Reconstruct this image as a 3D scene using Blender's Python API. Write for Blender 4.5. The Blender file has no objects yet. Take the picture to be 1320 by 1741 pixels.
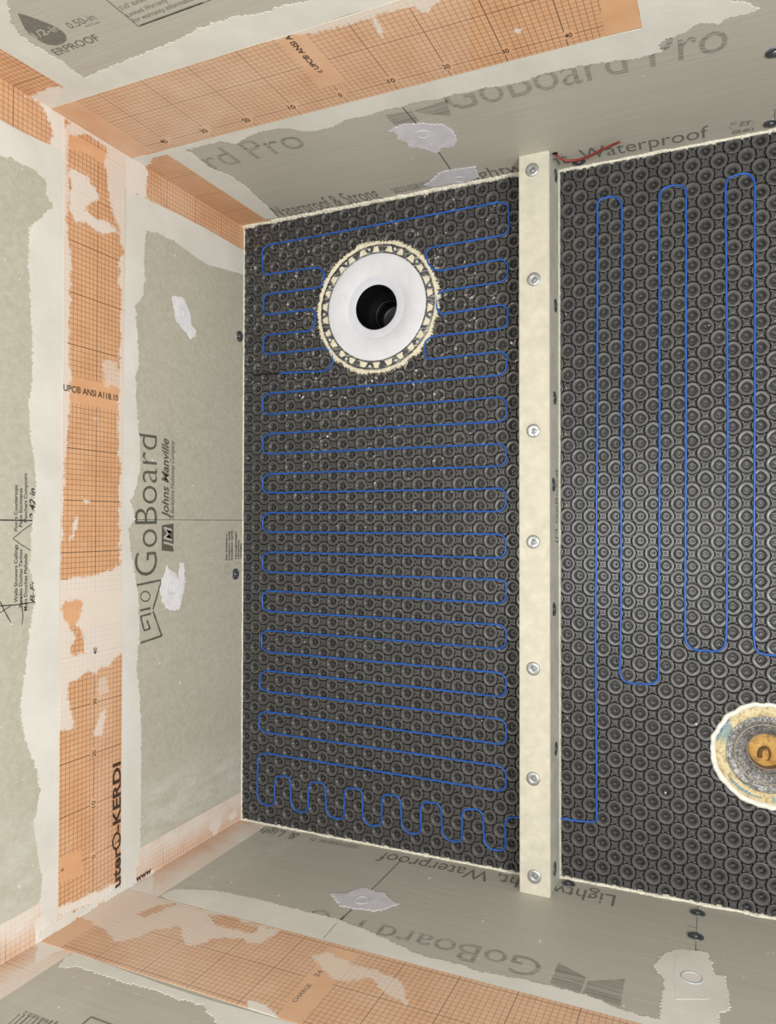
import bpy, bmesh, math, random
import numpy as np
from mathutils import Vector, Matrix, noise
from mathutils.geometry import delaunay_2d_cdt

C = bpy.context.scene.collection
random.seed(7)
rng = np.random.default_rng(7)

# ------------------------------------------------------------------ camera
H = 1.63
FPX, TH, AL, RO = 1280.49, .4244, .0149, .0016


def cam_axes():
    F = Vector((-math.sin(TH), 0, -math.cos(TH)))
    R = Vector((math.cos(TH), 0, -math.sin(TH)))
    U = Vector((0, 1, 0))
    F2 = math.cos(AL) * F + math.sin(AL) * U
    U2 = math.cos(AL) * U - math.sin(AL) * F
    return (math.cos(RO) * R + math.sin(RO) * U2, math.cos(RO) * U2 - math.sin(RO) * R, F2)


RT, UP, FW = cam_axes()
EYE = Vector((0, 0, H))
cd = bpy.data.cameras.new('camera')
cam = bpy.data.objects.new('camera', cd)
C.objects.link(cam)
cam.matrix_world = Matrix((
    (RT.x, UP.x, -FW.x, 0), (RT.y, UP.y, -FW.y, 0), (RT.z, UP.z, -FW.z, H), (0, 0, 0, 1)))
cd.sensor_fit = 'VERTICAL'
cd.sensor_height = 24
cd.lens = FPX / 1741 * 24
cd.clip_start = .02
S = bpy.context.scene
S.camera = cam

# ------------------------------------------------------------------ light
S.view_settings.view_transform = 'Standard'
S.view_settings.look = 'None'
S.view_settings.gamma = 1
S.view_settings.exposure = 0.82
w = bpy.data.worlds.new('world')
S.world = w
w.use_nodes = True
w.node_tree.nodes['Background'].inputs[0].default_value = (.9, .95, 1, 1)
w.node_tree.nodes['Background'].inputs[1].default_value = .3


def area(name, loc, target, size, power, col=(1, 1, 1), sy=None):
    d = bpy.data.lights.new(name, 'AREA')
    d.size = size
    if sy:
        d.shape = 'RECTANGLE'
        d.size_y = sy
    d.energy = power
    d.color = col
    o = bpy.data.objects.new(name, d)
    C.objects.link(o)
    o.location = loc
    o.rotation_euler = (Vector(target) - Vector(loc)).to_track_quat('-Z', 'Y').to_euler()
    return o


area('ceiling_lamp_light', (.95, -.12, 2.3), (-.1, 0, 0), .5, 27, (.97, .985, 1))
area('shower_fill_light', (-.45, -.12, 2.3), (-.75, -.12, 0), .45, 10, (.97, .985, 1))  # added fill over the shower, brightens the walls around it

# ------------------------------------------------------------------ measures
ZO = -.0141 * H
XL = -.705 * H
YT = .4744 * H
YB = -.4694 * H
CR = -.3353
CL = -.3990
CH = .0803
WH = 2.42          # wall height
XR = 1.25


def srgb(r, g, b):
    def f(c):
        c /= 255
        return c / 12.92 if c < .04045 else ((c + .055) / 1.055) ** 2.4
    return (f(r), f(g), f(b), 1)


def ray(x, y, axis, val):
    d = FW + RT * ((x - 660) / FPX) + UP * ((870.5 - y) / FPX)
    t = (val - EYE[axis]) / d[axis]
    return EYE + d * t


def project(P):
    P = np.asarray(P, float) - np.array(EYE)
    x = P @ np.array(RT)
    y = P @ np.array(UP)
    f = P @ np.array(FW)
    f = np.where(f < .05, .05, f)
    return np.stack([660 + FPX * x / f, 870.5 - FPX * y / f], -1)


class Plane:
    """wall frame: u runs along the wall, z is up, off is the distance into the room"""
    def __init__(self, axis, val, sgn, name):
        self.axis, self.val, self.sgn, self.name = axis, val, sgn, name
        # right direction for a reader facing the wall
        self.right = {'back': Vector((1, 0, 0)), 'front': Vector((-1, 0, 0)), 'left': Vector((0, 1, 0))}[name]
        n = [0, 0, 0]
        n[axis] = sgn
        self.n = Vector(n)

    def uz(self, x, y):
        p = ray(x, y, self.axis, self.val)
        return (p.y if self.axis == 0 else p.x, p.z)

    def P(self, u, z, off=0):
        v = self.val + self.sgn * off
        return Vector((v, u, z)) if self.axis == 0 else Vector((u, v, z))


BACK = Plane(1, YT, -1, 'back')
FRONT = Plane(1, YB, 1, 'front')
LEFT = Plane(0, XL, 1, 'left')


# ------------------------------------------------------------------ node helpers
class NT:
    def __init__(self, name):
        self.m = bpy.data.materials.new(name)
        self.m.use_nodes = True
        self.t = self.m.node_tree
        self.b = self.t.nodes['Principled BSDF']

    def n(self, kind, **kw):
        o = self.t.nodes.new(kind)
        for k, v in kw.items():
            setattr(o, k, v)
        return o

    def l(self, a, b):
        self.t.links.new(a, b)

    def coord(self, scale=(1, 1, 1)):
        tc = self.n('ShaderNodeTexCoord')
        mp = self.n('ShaderNodeMapping')
        mp.inputs['Scale'].default_value = scale
        self.l(tc.outputs['Object'], mp.inputs['Vector'])
        return mp.outputs[0]

    def noise(self, scale, detail=4, rough=.6, sc=(1, 1, 1), vec=None):
        o = self.n('ShaderNodeTexNoise')
        o.inputs['Scale'].default_value = scale
        o.inputs['Detail'].default_value = detail
        o.inputs['Roughness'].default_value = rough
        self.l(vec or self.coord(sc), o.inputs['Vector'])
        return o.outputs['Fac']

    def math(self, op, a, b=None, c=None, clamp=False):
        o = self.n('ShaderNodeMath', operation=op)
        o.use_clamp = clamp
        for i, v in enumerate((a, b, c)):
            if v is None:
                continue
            if isinstance(v, (int, float)):
                o.inputs[i].default_value = v
            else:
                self.l(v, o.inputs[i])
        return o.outputs[0]

    def rng(self, v, a, b, c=0, d=1):
        o = self.n('ShaderNodeMapRange')
        for i, x in enumerate((v, a, b, c, d)):
            if isinstance(x, (int, float)):
                o.inputs[i].default_value = x
            else:
                self.l(x, o.inputs[i])
        return o.outputs[0]

    def mix(self, f, a, b):
        o = self.n('ShaderNodeMix', data_type='RGBA')
        for i, v in ((0, f), (6, a), (7, b)):
            if isinstance(v, (int, float, tuple)):
                o.inputs[i].default_value = v
            else:
                self.l(v, o.inputs[i])
        return o.outputs[2]

    def attr(self, name):
        o = self.n('ShaderNodeAttribute')
        o.attribute_name = name
        return o.outputs['Fac']

    def bump(self, h, strength=.3, dist=.001):
        o = self.n('ShaderNodeBump')
        o.inputs['Strength'].default_value = strength
        o.inputs['Distance'].default_value = dist
        self.l(h, o.inputs['Height'])
        self.l(o.outputs[0], self.b.inputs['Normal'])

    def out(self, col, rough=.6, metal=0, spec=.5):
        for k, v in (('Base Color', col), ('Roughness', rough), ('Metallic', metal), ('Specular IOR Level', spec)):
            if isinstance(v, (int, float, tuple)):
                self.b.inputs[k].default_value = v
            else:
                self.l(v, self.b.inputs[k])
        return self.m


WHITE = srgb(226, 223, 216)


def m_board(name, col, col2, streak, rough=.5, spec=.5):
    t = NT(name)
    n1 = t.noise(1.0, 5, .6, streak)
    n2 = t.noise(3.0, 3)
    n3 = t.noise(260, 2)
    f = t.math('ADD', t.rng(n1, .3, .7), t.math('MULTIPLY', t.math('SUBTRACT', n2, .5), .8))
    f = t.math('ADD', f, t.math('MULTIPLY', t.math('SUBTRACT', n3, .5), .7), clamp=True)
    c = t.mix(f, col, col2)
    # dry powdery wipe marks
    wn = t.noise(38, 6, .75, (1, 1, .35))
    wf = t.math('MULTIPLY', t.attr('wash'), t.rng(wn, .35, .7), clamp=True)
    c = t.mix(wf, c, srgb(212, 211, 203))
    # tiny flecks of dried mortar
    fl = t.rng(t.noise(75, 2, .5), .735, .76)
    c = t.mix(t.math('MULTIPLY', fl, .8), c, WHITE)
    t.bump(n1, .12, .0006)
    return t.out(c, rough, 0, spec)


M_BOARD_B = m_board('grey_board_facer_brushed', srgb(170, 166, 154), srgb(184, 180, 168), (6, 6, 420))
M_BOARD_L = m_board('grey_board_facer', srgb(173, 168, 152), srgb(188, 184, 168), (90, 90, 90), .6)


def m_compound(name='dried_white_mortar'):
    t = NT(name)
    n1 = t.noise(9, 5, .6)
    n2 = t.noise(120, 4, .7)
    n3 = t.noise(30, 4, .6, (1, 1, 8))
    c = t.mix(t.rng(n1, .3, .7), srgb(206, 203, 194), srgb(220, 217, 209))
    t.bump(t.math('ADD', n3, t.math('MULTIPLY', n2, .6)), .25, .0008)
    return t.out(c, .75, 0, .3)


M_COMP = m_compound()


def m_simple(name, col, rough=.5, metal=0, spec=.5, var=.06, scale=60, bump=0.0):
    t = NT(name)
    n1 = t.noise(scale, 4)
    d = tuple(x * (1 - var * 3) for x in col[:3]) + (1,)
    e = tuple(min(1, x * (1 + var * 3)) for x in col[:3]) + (1,)
    c = t.mix(t.rng(n1, .3, .7), d, e)
    if bump:
        t.bump(n1, bump, .001)
    return t.out(c, rough, metal, spec)


M_PATCH = m_simple('thin_lilac_white_filler', srgb(200, 198, 204), .7, var=.03, scale=40, bump=.4)
M_WHITE_F = m_simple('white_filler', srgb(222, 220, 222), .7, var=.03, scale=40, bump=.4)
M_BEAD = m_simple('squeezed_out_mortar', srgb(208, 203, 186), .75, var=.05, scale=150, bump=.5)
M_CREAM = m_simple('cream_mortar', srgb(206, 198, 174), .75, var=.05, scale=120, bump=.5)
M_CURBT = m_simple('cream_foam_board_facer', srgb(188, 182, 165), .7, var=.035, scale=45, bump=.12)
M_METAL = m_simple('galvanised_washer', srgb(185, 188, 190), .32, .85, var=.06, scale=300)
M_DARKM = m_simple('dark_screw', srgb(150, 150, 152), .35, .9, var=.1, scale=300)
M_BLACK = m_simple('black_plastic', srgb(12, 12, 14), .35, var=.05)
M_WIRE = m_simple('blue_cable_sheath', srgb(22, 78, 156), .38, var=.08, scale=40)
M_RED = m_simple('red_wire_sheath', srgb(122, 42, 38), .4, var=.05)
M_DRED = m_simple('dark_red_wire_sheath', srgb(96, 40, 36), .45, var=.05)
M_DISC = m_simple('white_fleece_disc', srgb(202, 202, 206), .7, var=.015, scale=30)
M_PAPER = m_simple('painted_wall', srgb(222, 223, 222), .8, var=.02, scale=5)


def m_ink(name, col, col2=None, streak=False):
    t = NT(name)
    if streak:
        n = t.noise(1, 3, .5, (5, 5, 520))
        f = t.rng(n, .44, .56)
        return t.out(t.mix(f, col, col2), .55)
    n = t.noise(220, 3)
    c = t.mix(t.rng(n, .45, .8), col, col2 or col)
    return t.out(c, .55)


M_INK_L = m_ink('dark_olive_print', srgb(84, 84, 72), srgb(120, 119, 104))
M_INK_S = m_ink('streaky_grey_print', srgb(126, 124, 116), srgb(166, 162, 151), True)
M_INK_B = m_ink('soft_grey_print', srgb(104, 102, 96), srgb(140, 137, 128))
M_INK_K = m_ink('black_band_print', srgb(58, 44, 36), srgb(90, 66, 50))
M_PEN = m_ink('black_marker', srgb(48, 47, 44), srgb(80, 78, 72))
M_LIGHT = m_ink('bare_board_lettering', srgb(182, 178, 166), srgb(176, 172, 160))


def m_band():
    t = NT('orange_grid_membrane')
    uv = t.n('ShaderNodeUVMap')
    sp = t.n('ShaderNodeSeparateXYZ')
    t.l(uv.outputs[0], sp.inputs[0])
    lines = None
    for i, k in ((0, 0), (1, 1)):
        v = t.math('ADD', sp.outputs[i], 10.0)
        d = t.math('PINGPONG', v, .005)
        a = t.rng(d, .00030, .00066, 1, 0)
        d2 = t.math('PINGPONG', v, .05)
        b = t.rng(d2, .0006, .0010, 1, 0)
        m = t.math('MAXIMUM', t.math('MULTIPLY', a, .8), t.math('MULTIPLY', b, 1.0))
        lines = m if lines is None else t.math('MAXIMUM', lines, m)
    lines = t.math('MULTIPLY', lines, t.rng(t.attr('blank'), .4, .6, 1, 0))
    n1 = t.noise(14, 5, .65)
    base = t.mix(t.rng(n1, .3, .7), srgb(206, 152, 108), srgb(219, 168, 124))
    c = t.mix(lines, base, srgb(82, 54, 38))
    # mortar film lying on the membrane
    nz = t.math('ADD', t.math('MULTIPLY', t.noise(42, 6, .7), 1.0), t.math('MULTIPLY', t.noise(230, 3, .6), .5))
    cov = t.math('ADD', t.attr('cov'), t.math('MULTIPLY', t.math('SUBTRACT', nz, .75), 1.7))
    cov = t.rng(cov, .38, .62)
    cov = t.math('MULTIPLY', cov, t.attr('film'))
    # stray dry scrapes
    sc = t.rng(t.noise(26, 7, .78), .60, .74)
    cov = t.math('MAXIMUM', cov, t.math('MULTIPLY', sc, .5))
    cov = t.math('MAXIMUM', cov, t.math('MULTIPLY', t.attr('haze'), t.rng(n1, .2, .7, .6, 1.15)), clamp=True)
    c = t.mix(cov, c, srgb(224, 219, 211))
    t.bump(t.math('ADD', t.noise(300, 2), cov), .15, .0006)
    return t.out(c, .6, 0, .35)


M_BAND = m_band()


def m_mat():
    t = NT('dark_grey_studded_plastic')
    n1 = t.noise(18, 4)
    base = t.mix(t.rng(n1, .3, .7), srgb(62, 61, 60), srgb(73, 71, 69))
    pos = t.n('ShaderNodeNewGeometry').outputs['Position']
    vd = t.n('ShaderNodeVectorMath', operation='DISTANCE')
    t.l(pos, vd.inputs[0])
    vd.inputs[1].default_value = (-.76, .50, 0)
    near = t.rng(vd.outputs['Value'], .16, 1.0, 1, 0)
    sx = t.n('ShaderNodeSeparateXYZ')
    t.l(pos, sx.inputs[0])
    inside = t.rng(sx.outputs[0], -.40, -.39, 1, .0)
    near = t.math('MULTIPLY', near, inside)
    big = t.noise(22, 3, .6)
    fine = t.noise(120, 3, .65)
    thr = t.rng(near, 0, 1, .71, .59)
    a = t.rng(t.math('ADD', t.math('MULTIPLY', fine, .75), t.math('MULTIPLY', big, .25)), thr, t.math('ADD', thr, .04))
    c = t.mix(t.math('MULTIPLY', a, .8), base, srgb(205, 200, 184))
    t.bump(t.noise(500, 2), .08, .0004)
    return t.out(c, .34, 0, .68)


M_MAT = m_mat()


# ------------------------------------------------------------------ object helpers
def link(name, me, mat=None, parent=None):
    o = bpy.data.objects.new(name, me)
    C.objects.link(o)
    if mat and me is not None:
        me.materials.append(mat)
    if parent is not None:
        o.parent = parent
    return o


def tag(o, label=None, cat=None, group=None, kind=None):
    if label:
        o['label'] = label
    if cat:
        o['category'] = cat
    if group:
        o['group'] = group
    if kind:
        o['kind'] = kind
    return o


def mesh(name, V, F, smooth=False):
    me = bpy.data.meshes.new(name)
    me.from_pydata([tuple(v) for v in V], [], [tuple(f) for f in F])
    if smooth:
        me.polygons.foreach_set('use_smooth', [True] * len(me.polygons))
    me.update()
    return me


def np_mesh(name, V, Q, smooth=True):
    me = bpy.data.meshes.new(name)
    me.vertices.add(len(V))
    me.vertices.foreach_set('co', np.ascontiguousarray(V, dtype=np.float32).ravel())
    me.loops.add(Q.size)
    me.loops.foreach_set('vertex_index', Q.astype(np.int32).ravel())
    me.polygons.add(len(Q))
    me.polygons.foreach_set('loop_start', np.arange(len(Q), dtype=np.int32) * 4)
    me.polygons.foreach_set('use_smooth', np.full(len(Q), smooth))
    me.update(calc_edges=True)
    return me


def box(V, F, lo, hi):
    b = len(V)
    for k in range(8):
        V.append((hi[0] if k & 1 else lo[0], hi[1] if k & 2 else lo[1], hi[2] if k & 4 else lo[2]))
    for f in ((0, 2, 3, 1), (4, 5, 7, 6), (0, 1, 5, 4), (2, 6, 7, 3), (0, 4, 6, 2), (1, 3, 7, 5)):
        F.append([b + i for i in f])


def set_attr(me, name, vals):
    a = me.attributes.new(name, 'FLOAT', 'POINT')
    a.data.foreach_set('value', np.ascontiguousarray(vals, dtype=np.float32))


def sdf(pts, poly):
    """signed distance in the polygon's plane, positive inside"""
    p = np.asarray(poly, float)
    q = np.roll(p, -1, 0)
    d = np.full(len(pts), 1e9)
    ins = np.zeros(len(pts), bool)
    for a, b in zip(p, q):
        e = b - a
        w_ = pts - a
        t = np.clip((w_ @ e) / (e @ e + 1e-12), 0, 1)
        r = w_ - t[:, None] * e
        d = np.minimum(d, np.sqrt((r ** 2).sum(1)))
        c = ((a[1] > pts[:, 1]) != (b[1] > pts[:, 1]))
        with np.errstate(divide='ignore', invalid='ignore'):
            xi = (b[0] - a[0]) * (pts[:, 1] - a[1]) / (b[1] - a[1] + 1e-12) + a[0]
        ins ^= c & (pts[:, 0] < xi)
    return np.where(ins, d, -d)


def wallgrid(pl, u0, u1, z0, z1, off, step):
    nu = max(2, int(abs(u1 - u0) / step) + 1)
    nz = max(2, int(abs(z1 - z0) / step) + 1)
    U, Z = np.meshgrid(np.linspace(u0, u1, nu), np.linspace(z0, z1, nz), indexing='ij')
    v = np.full(U.size, pl.val + pl.sgn * off)
    V = np.stack([v, U.ravel(), Z.ravel()], 1) if pl.axis == 0 else np.stack([U.ravel(), v, Z.ravel()], 1)
    i, j = np.meshgrid(np.arange(nu - 1), np.arange(nz - 1), indexing='ij')
    a = (i * nz + j).ravel()
    Q = np.stack([a, a + nz, a + nz + 1, a + 1], 1)
    # normal should point into the room
    flip = (pl.name in ('front',))
    if flip:
        Q = Q[:, ::-1]
    return V, Q, U.ravel(), Z.ravel()


# ------------------------------------------------------------------ room shell
def build_wall(pl, name, u0, u1, mat, washes):
    V, Q, U, Z = wallgrid(pl, u0, u1, ZO - .12, WH, 0, .012)
    me = np_mesh(name, V, Q, False)
    px = project(V)
    wsh = np.zeros(len(V))
    for poly, op, soft in washes:
        wsh = np.maximum(wsh, op * np.clip(.5 + sdf(px, poly) / soft, 0, 1))
    set_attr(me, 'wash', wsh)
    o = link(name, me, mat)
    # board thickness behind the face
    bm = bmesh.new()
    bm.from_mesh(me)
    ge = [e for e in bm.edges if len(e.link_faces) == 1]
    r = bmesh.ops.extrude_edge_only(bm, edges=ge)
    for v in r['geom']:
        if isinstance(v, bmesh.types.BMVert):
            v.co -= pl.n * .012
    bm.to_mesh(me)
    bm.free()
    tag(o, kind='structure')
    return o


wall_back = build_wall(BACK, 'wall_back', XL, XR, M_BOARD_B, [
    ([(640, 395), (700, 355), (880, 300), (880, 285), (800, 290), (600, 330)], .15, 30)])
wall_front = build_wall(FRONT, 'wall_front', XL, XR, M_BOARD_B, [
    ([(430, 1405), (520, 1430), (440, 1480), (300, 1515), (280, 1515)], .35, 30),
    ([(0, 1700), (110, 1645), (180, 1660), (140, 1741), (0, 1741)], .25, 30)])
wall_left = build_wall(LEFT, 'wall_left', YB, YT, M_BOARD_L, [
    ([(0, 1400), (70, 1400), (70, 1545), (0, 1570)], .75, 90),
    ([(235, 1340), (415, 1270), (412, 1350), (235, 1440)], .8, 60),
    ([(330, 1290), (415, 1270), (412, 1350), (330, 1350)], .6, 60)])
V, F = [], []
box(V, F, (XR, YB - .1, ZO - .1), (XR + .1, YT + .1, WH))
tag(link('wall_right', mesh('wall_right', V, F), M_PAPER), kind='structure')
V, F = [], []
box(V, F, (XL - .1, YB - .1, WH), (XR + .1, YT + .1, WH + .1))
tag(link('ceiling', mesh('ceiling', V, F), M_PAPER), kind='structure')

DR = (-.7675, .518)       # drain centre
FL = (.068, -.452)        # pipe flange centre


def slab(V, F, x0, x1, y0, y1, zt, hole):
    hx, hy, hr = hole
    zb = ZO - .12
    for a, b, c, d in ((x0, hx - hr, y0, y1), (hx + hr, x1, y0, y1), (hx - hr, hx + hr, y0, hy - hr), (hx - hr, hx + hr, hy + hr, y1)):
        box(V, F, (a, c, zb), (b, d, zt))


V, F = [], []
slab(V, F, XL, CL + .02, YB, YT, -.0105, (DR[0], DR[1], .1))
slab(V, F, CL + .02, XR, YB, YT, ZO - .0105, (FL[0], FL[1], .07))
tag(link('floor', mesh('floor', V, F), m_simple('cement_floor', srgb(120, 116, 108), .8)), kind='structure')


# ------------------------------------------------------------------ studded mats
def stud_tile(seg=40):
    """one big stud: concentric rings turning from circle to soft diamond and back (lattice units, mm)"""
    prof = [(.658, -8.8, 0), (.650, 4.0, 0), (.634, 4.8, 0), (.61, 5.0, 0), (.52, 4.9, .2), (.466, 4.6, .9), (.450, 4.3, 1), (.434, 3.2, 1),
            (.37, 2.2, .6), (.310, .1, .05), (.284, -.6, 0), (.274, -8.6, 0), (.128, -8.6, 0), (.120, .2, 0), (.108, 1.0, 0), (.086, 1.6, 0), (.055, 1.5, 0), (.050, .4, 0), (.004, .4, 0)]
    V, F = [], []
    for p in range(len(prof) - 1):                    # every band has its own vertices, so its edges stay crisp
        for r, z, d in prof[p:p + 2]:
            for k in range(seg):
                a = 2 * math.pi * k / seg
                q = (abs(math.cos(a)) ** 1.42 + abs(math.sin(a)) ** 1.42) ** (1 / 1.42)
                rr = r * ((1 - d) + d / q)
                V.append((rr * math.cos(a), rr * math.sin(a), z))
        for k in range(seg):
            k2 = (k + 1) % seg
            F.append((p * 2 * seg + k, p * 2 * seg + k2, (p * 2 + 1) * seg + k2, (p * 2 + 1) * seg + k))
    return np.array(V), np.array(F)


def square_tile(seg=32):
    """small piece between four studs: concave sides, sunken square, dimpled button"""
    out, sq = [], []
    for k in range(seg):
        a = 2 * math.pi * k / seg
        c, s_ = math.cos(a), math.sin(a)
        m = max(abs(c), abs(s_))
        R = .345 / m
        b = m                      # distance along the ray towards the nearest stud centre
        disc = b * b - (1 - .715 ** 2)
        if disc > 0:
            R = min(R, b - math.sqrt(disc))
        out.append(R)
        sq.append(1 / m)
    V, F = [], []
    rows = [([r for r in out], -8.8), ([r - .010 for r in out], 3.8), ([r - .030 for r in out], 4.7), ([.250 * q for q in sq], 4.4), ([.215 * q for q in sq], 1.6),
            ([.140] * seg, 1.6), ([.118] * seg, 3.0), ([.07] * seg, 3.3), ([.045] * seg, 2.1), ([.004] * seg, 2.1)]
    for p in range(len(rows) - 1):
        for rr, z in rows[p:p + 2]:
            for k in range(seg):
                a = 2 * math.pi * k / seg
                V.append((rr[k] * math.cos(a), rr[k] * math.sin(a), z))
        for k in range(seg):
            k2 = (k + 1) % seg
            F.append((p * 2 * seg + k, p * 2 * seg + k2, (p * 2 + 1) * seg + k2, (p * 2 + 1) * seg + k))
    return np.array(V), np.array(F)


def web_tile(sgn):
    V, F = [], []
    for t, u_, z in ((-.15, -.024, -5.4), (.15, -.024, -5.4), (.15, .024, -5.4), (-.15, .024, -5.4), (-.14, -.014, 4.2), (.14, -.014, 4.2), (.14, .014, 4.2), (-.14, .014, 4.2)):
        x, y = (t - u_) * .7071, (t + u_) * .7071
        V.append((x, y * sgn, z))
    F = [(4, 5, 6, 7), (0, 1, 5, 4), (1, 2, 6, 5), (2, 3, 7, 6), (3, 0, 4, 7)]
    if sgn < 0:
        F = [f[::-1] for f in F]
    return np.array(V), np.array(F)


def build_mat(name, org, ex, ey, i0, i1, j0, j1, z0, bounds, hole):
    """org + i*ex + j*ey are the lattice points; big studs where i + j is odd"""
    Ls = [[], [], [], []]
    for i in range(i0, i1 + 1):
        for j in range(j0, j1 + 1):
            Ls[0 if (i + j) % 2 else 1].append((i, j))
            Ls[2 if (i + j) % 2 else 3].append((i + .5, j + .5))
    Vs, Qs, n = [], [], 0
    # webs run between the small pieces, across the line from stud to stud
    for L, (tv, tf) in zip(Ls, (stud_tile(), square_tile(), web_tile(-1), web_tile(1))):
        L = np.array(L, float)
        P = tv[None, :, :2] + L[:, None, :]
        Z = np.broadcast_to(tv[None, :, 2:], (len(L), len(tv), 1))
        P = np.concatenate([P, Z], 2).reshape(-1, 3)
        Q = (tf[None] + (np.arange(len(L)) * len(tv))[:, None, None]).reshape(-1, 4)
        Vs.append(P)
        Qs.append(Q + n)
        n += len(P)
    # continuous sheet under the studs
    gi, gj = (i1 - i0 + 2) * 2, (j1 - j0 + 2) * 2
    A, B = np.meshgrid(np.arange(gi + 1) / 2 + i0 - 1, np.arange(gj + 1) / 2 + j0 - 1, indexing='ij')
    Vs.append(np.stack([A.ravel(), B.ravel(), np.full(A.size, -9.0)], 1))
    a, b = np.meshgrid(np.arange(gi), np.arange(gj), indexing='ij')
    k = (a * (gj + 1) + b).ravel()
    Qs.append(np.stack([k, k + gj + 1, k + gj + 2, k + 1], 1) + n)
    P = np.concatenate(Vs)
    Q = np.concatenate(Qs)
    V = np.stack([org[0] + P[:, 0] * ex[0] + P[:, 1] * ey[0], org[1] + P[:, 0] * ex[1] + P[:, 1] * ey[1], z0 + P[:, 2] / 1000], 1)
    xa, xb, ya, yb = bounds
    V[:, 0] = np.clip(V[:, 0], xa, xb)
    V[:, 1] = np.clip(V[:, 1], ya, yb)
    q = V[Q]
    cen = q.mean(1)
    out_ = (q[:, :, 0].max(1) <= xa + 1e-9) | (q[:, :, 0].min(1) >= xb - 1e-9) | (q[:, :, 1].max(1) <= ya + 1e-9) | (q[:, :, 1].min(1) >= yb - 1e-9)
    Q = Q[~out_ & (np.hypot(cen[:, 0] - hole[0], cen[:, 1] - hole[1]) > hole[2])]
    used = np.unique(Q)
    remap = np.full(len(V), -1)
    remap[used] = np.arange(len(used))
    return link(name, np_mesh(name, V[used], remap[Q]), M_MAT)


mat_a = build_mat('uncoupling_mat', (-1.13197, -.0116), (.02495, -.00004), (.00013, .02559), -2, 31, -31, 32, 0,
                  (XL + .004, CL + .001, YB + .004, YT - .004), (DR[0], DR[1], .150))
tag(mat_a, 'dark grey studded floor mat inside the shower, left of the curb, around the white drain', 'floor mat')
mat_b = build_mat('uncoupling_mat', (-.31812, -.00982), (.02512, -.00007), (.00011, .02562), -1, 27, -31, 32, ZO,
                  (CR + .001, .36, YB + .004, YT - .004), (FL[0], FL[1], .097))
tag(mat_b, 'dark grey studded floor mat right of the curb with long vertical cable loops', 'floor mat')


# ------------------------------------------------------------------ orange bands
def band_piece(pl, u0, u1, z0, z1, off, step, uphase, zphase, swap=False):
    V, Q, U, Z = wallgrid(pl, u0, u1, z0, z1, off, step)
    return V, Q, np.stack([U - uphase, Z - zphase], 1)


def build_band(name, pieces, films, blanks, haze_fn, label, cat='membrane strip'):
    Vs, Qs, UVs, n = [], [], [], 0
    for V, Q, UV in pieces:
        Vs.append(V)
        Qs.append(Q + n)
        UVs.append(UV)
        n += len(V)
    V = np.concatenate(Vs)
    Q = np.concatenate(Qs)
    UV = np.concatenate(UVs)
    me = np_mesh(name, V, Q, False)
    uvl = me.uv_layers.new(name='UVMap')
    uvl.data.foreach_set('uv', UV[Q.ravel()].astype(np.float32).ravel())
    px = project(V)
    cov = np.zeros(len(V))
    film = np.zeros(len(V))
    for poly, op in films:
        s = np.clip(.5 + sdf(px, poly) / 14, 0, 1)
        if op < 0:
            cov = np.minimum(cov, 1 - s)
        else:
            film = np.where(s > cov, op, film)
            cov = np.maximum(cov, s)
    blank = np.zeros(len(V))
    for b in blanks:
        if callable(b):
            blank = np.maximum(blank, b(V).astype(float))
        else:
            blank = np.maximum(blank, (sdf(px, b) > 0).astype(float))
    set_attr(me, 'cov', cov)
    set_attr(me, 'film', film)
    set_attr(me, 'blank', blank)
    set_attr(me, 'haze', haze_fn(V, px) if haze_fn else np.zeros(len(V)))
    o = link(name, me, M_BAND)
    bm = bmesh.new()
    bm.from_mesh(me)
    ge = [e for e in bm.edges if len(e.link_faces) == 1]
    r = bmesh.ops.extrude_edge_only(bm, edges=ge)
    for v in r['geom']:
        if isinstance(v, bmesh.types.BMVert):
            # rim of the strip goes down to the board
            if abs(v.co.x - XL) < .002 and v.co.x > XL:
                v.co.x = XL + .00005
            if abs(v.co.y - YT) < .002:
                v.co.y = YT - .00005
            if abs(v.co.y - YB) < .002:
                v.co.y = YB + .00005
    bm.to_mesh(me)
    bm.free()
    return tag(o, label, cat)


# strip on the back wall
band_back = build_band('sealing_band', [band_piece(BACK, XL + .0012, -.119, .411, .620, .0012, .004, -.632, .4385 - .4)],
    [([(450, 66), (590, 22), (687, -2), (730, -20), (790, -20), (760, -3), (740, 5), (728, 22), (718, 20), (708, 10), (693, 13), (660, 22),
       (640, 27), (617, 36), (575, 46), (537, 56), (500, 60), (450, 76)], .74),
     ([(632, 30), (640, 33), (656, 62), (650, 66), (642, 55)], .8),
     ([(876, 50), (884, 45), (890, 50), (880, 58)], .8)],
    [lambda V: V[:, 0] < XL + .062,
     [(1017, -20), (1028, 60), (1110, 50), (1110, -40)],
     [(468, 62), (521, 58), (589, 141), (546, 151)]] + [[(x - 8, y - 5), (x + 8, y - 8), (x + 9, y + 5), (x - 7, y + 8)] for x, y in
      ((282, 239), (350, 221), (422, 203), (499, 181), (581, 160), (668, 136), (761, 112), (861, 86), (968, 59))],
    lambda V, px: .17 + .12 * np.exp(-((px[:, 0] - 330) / 120) ** 2) - .1 * (px[:, 0] > 800),
    'wide orange grid membrane strip running along the back wall at the top of the photo')

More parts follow.
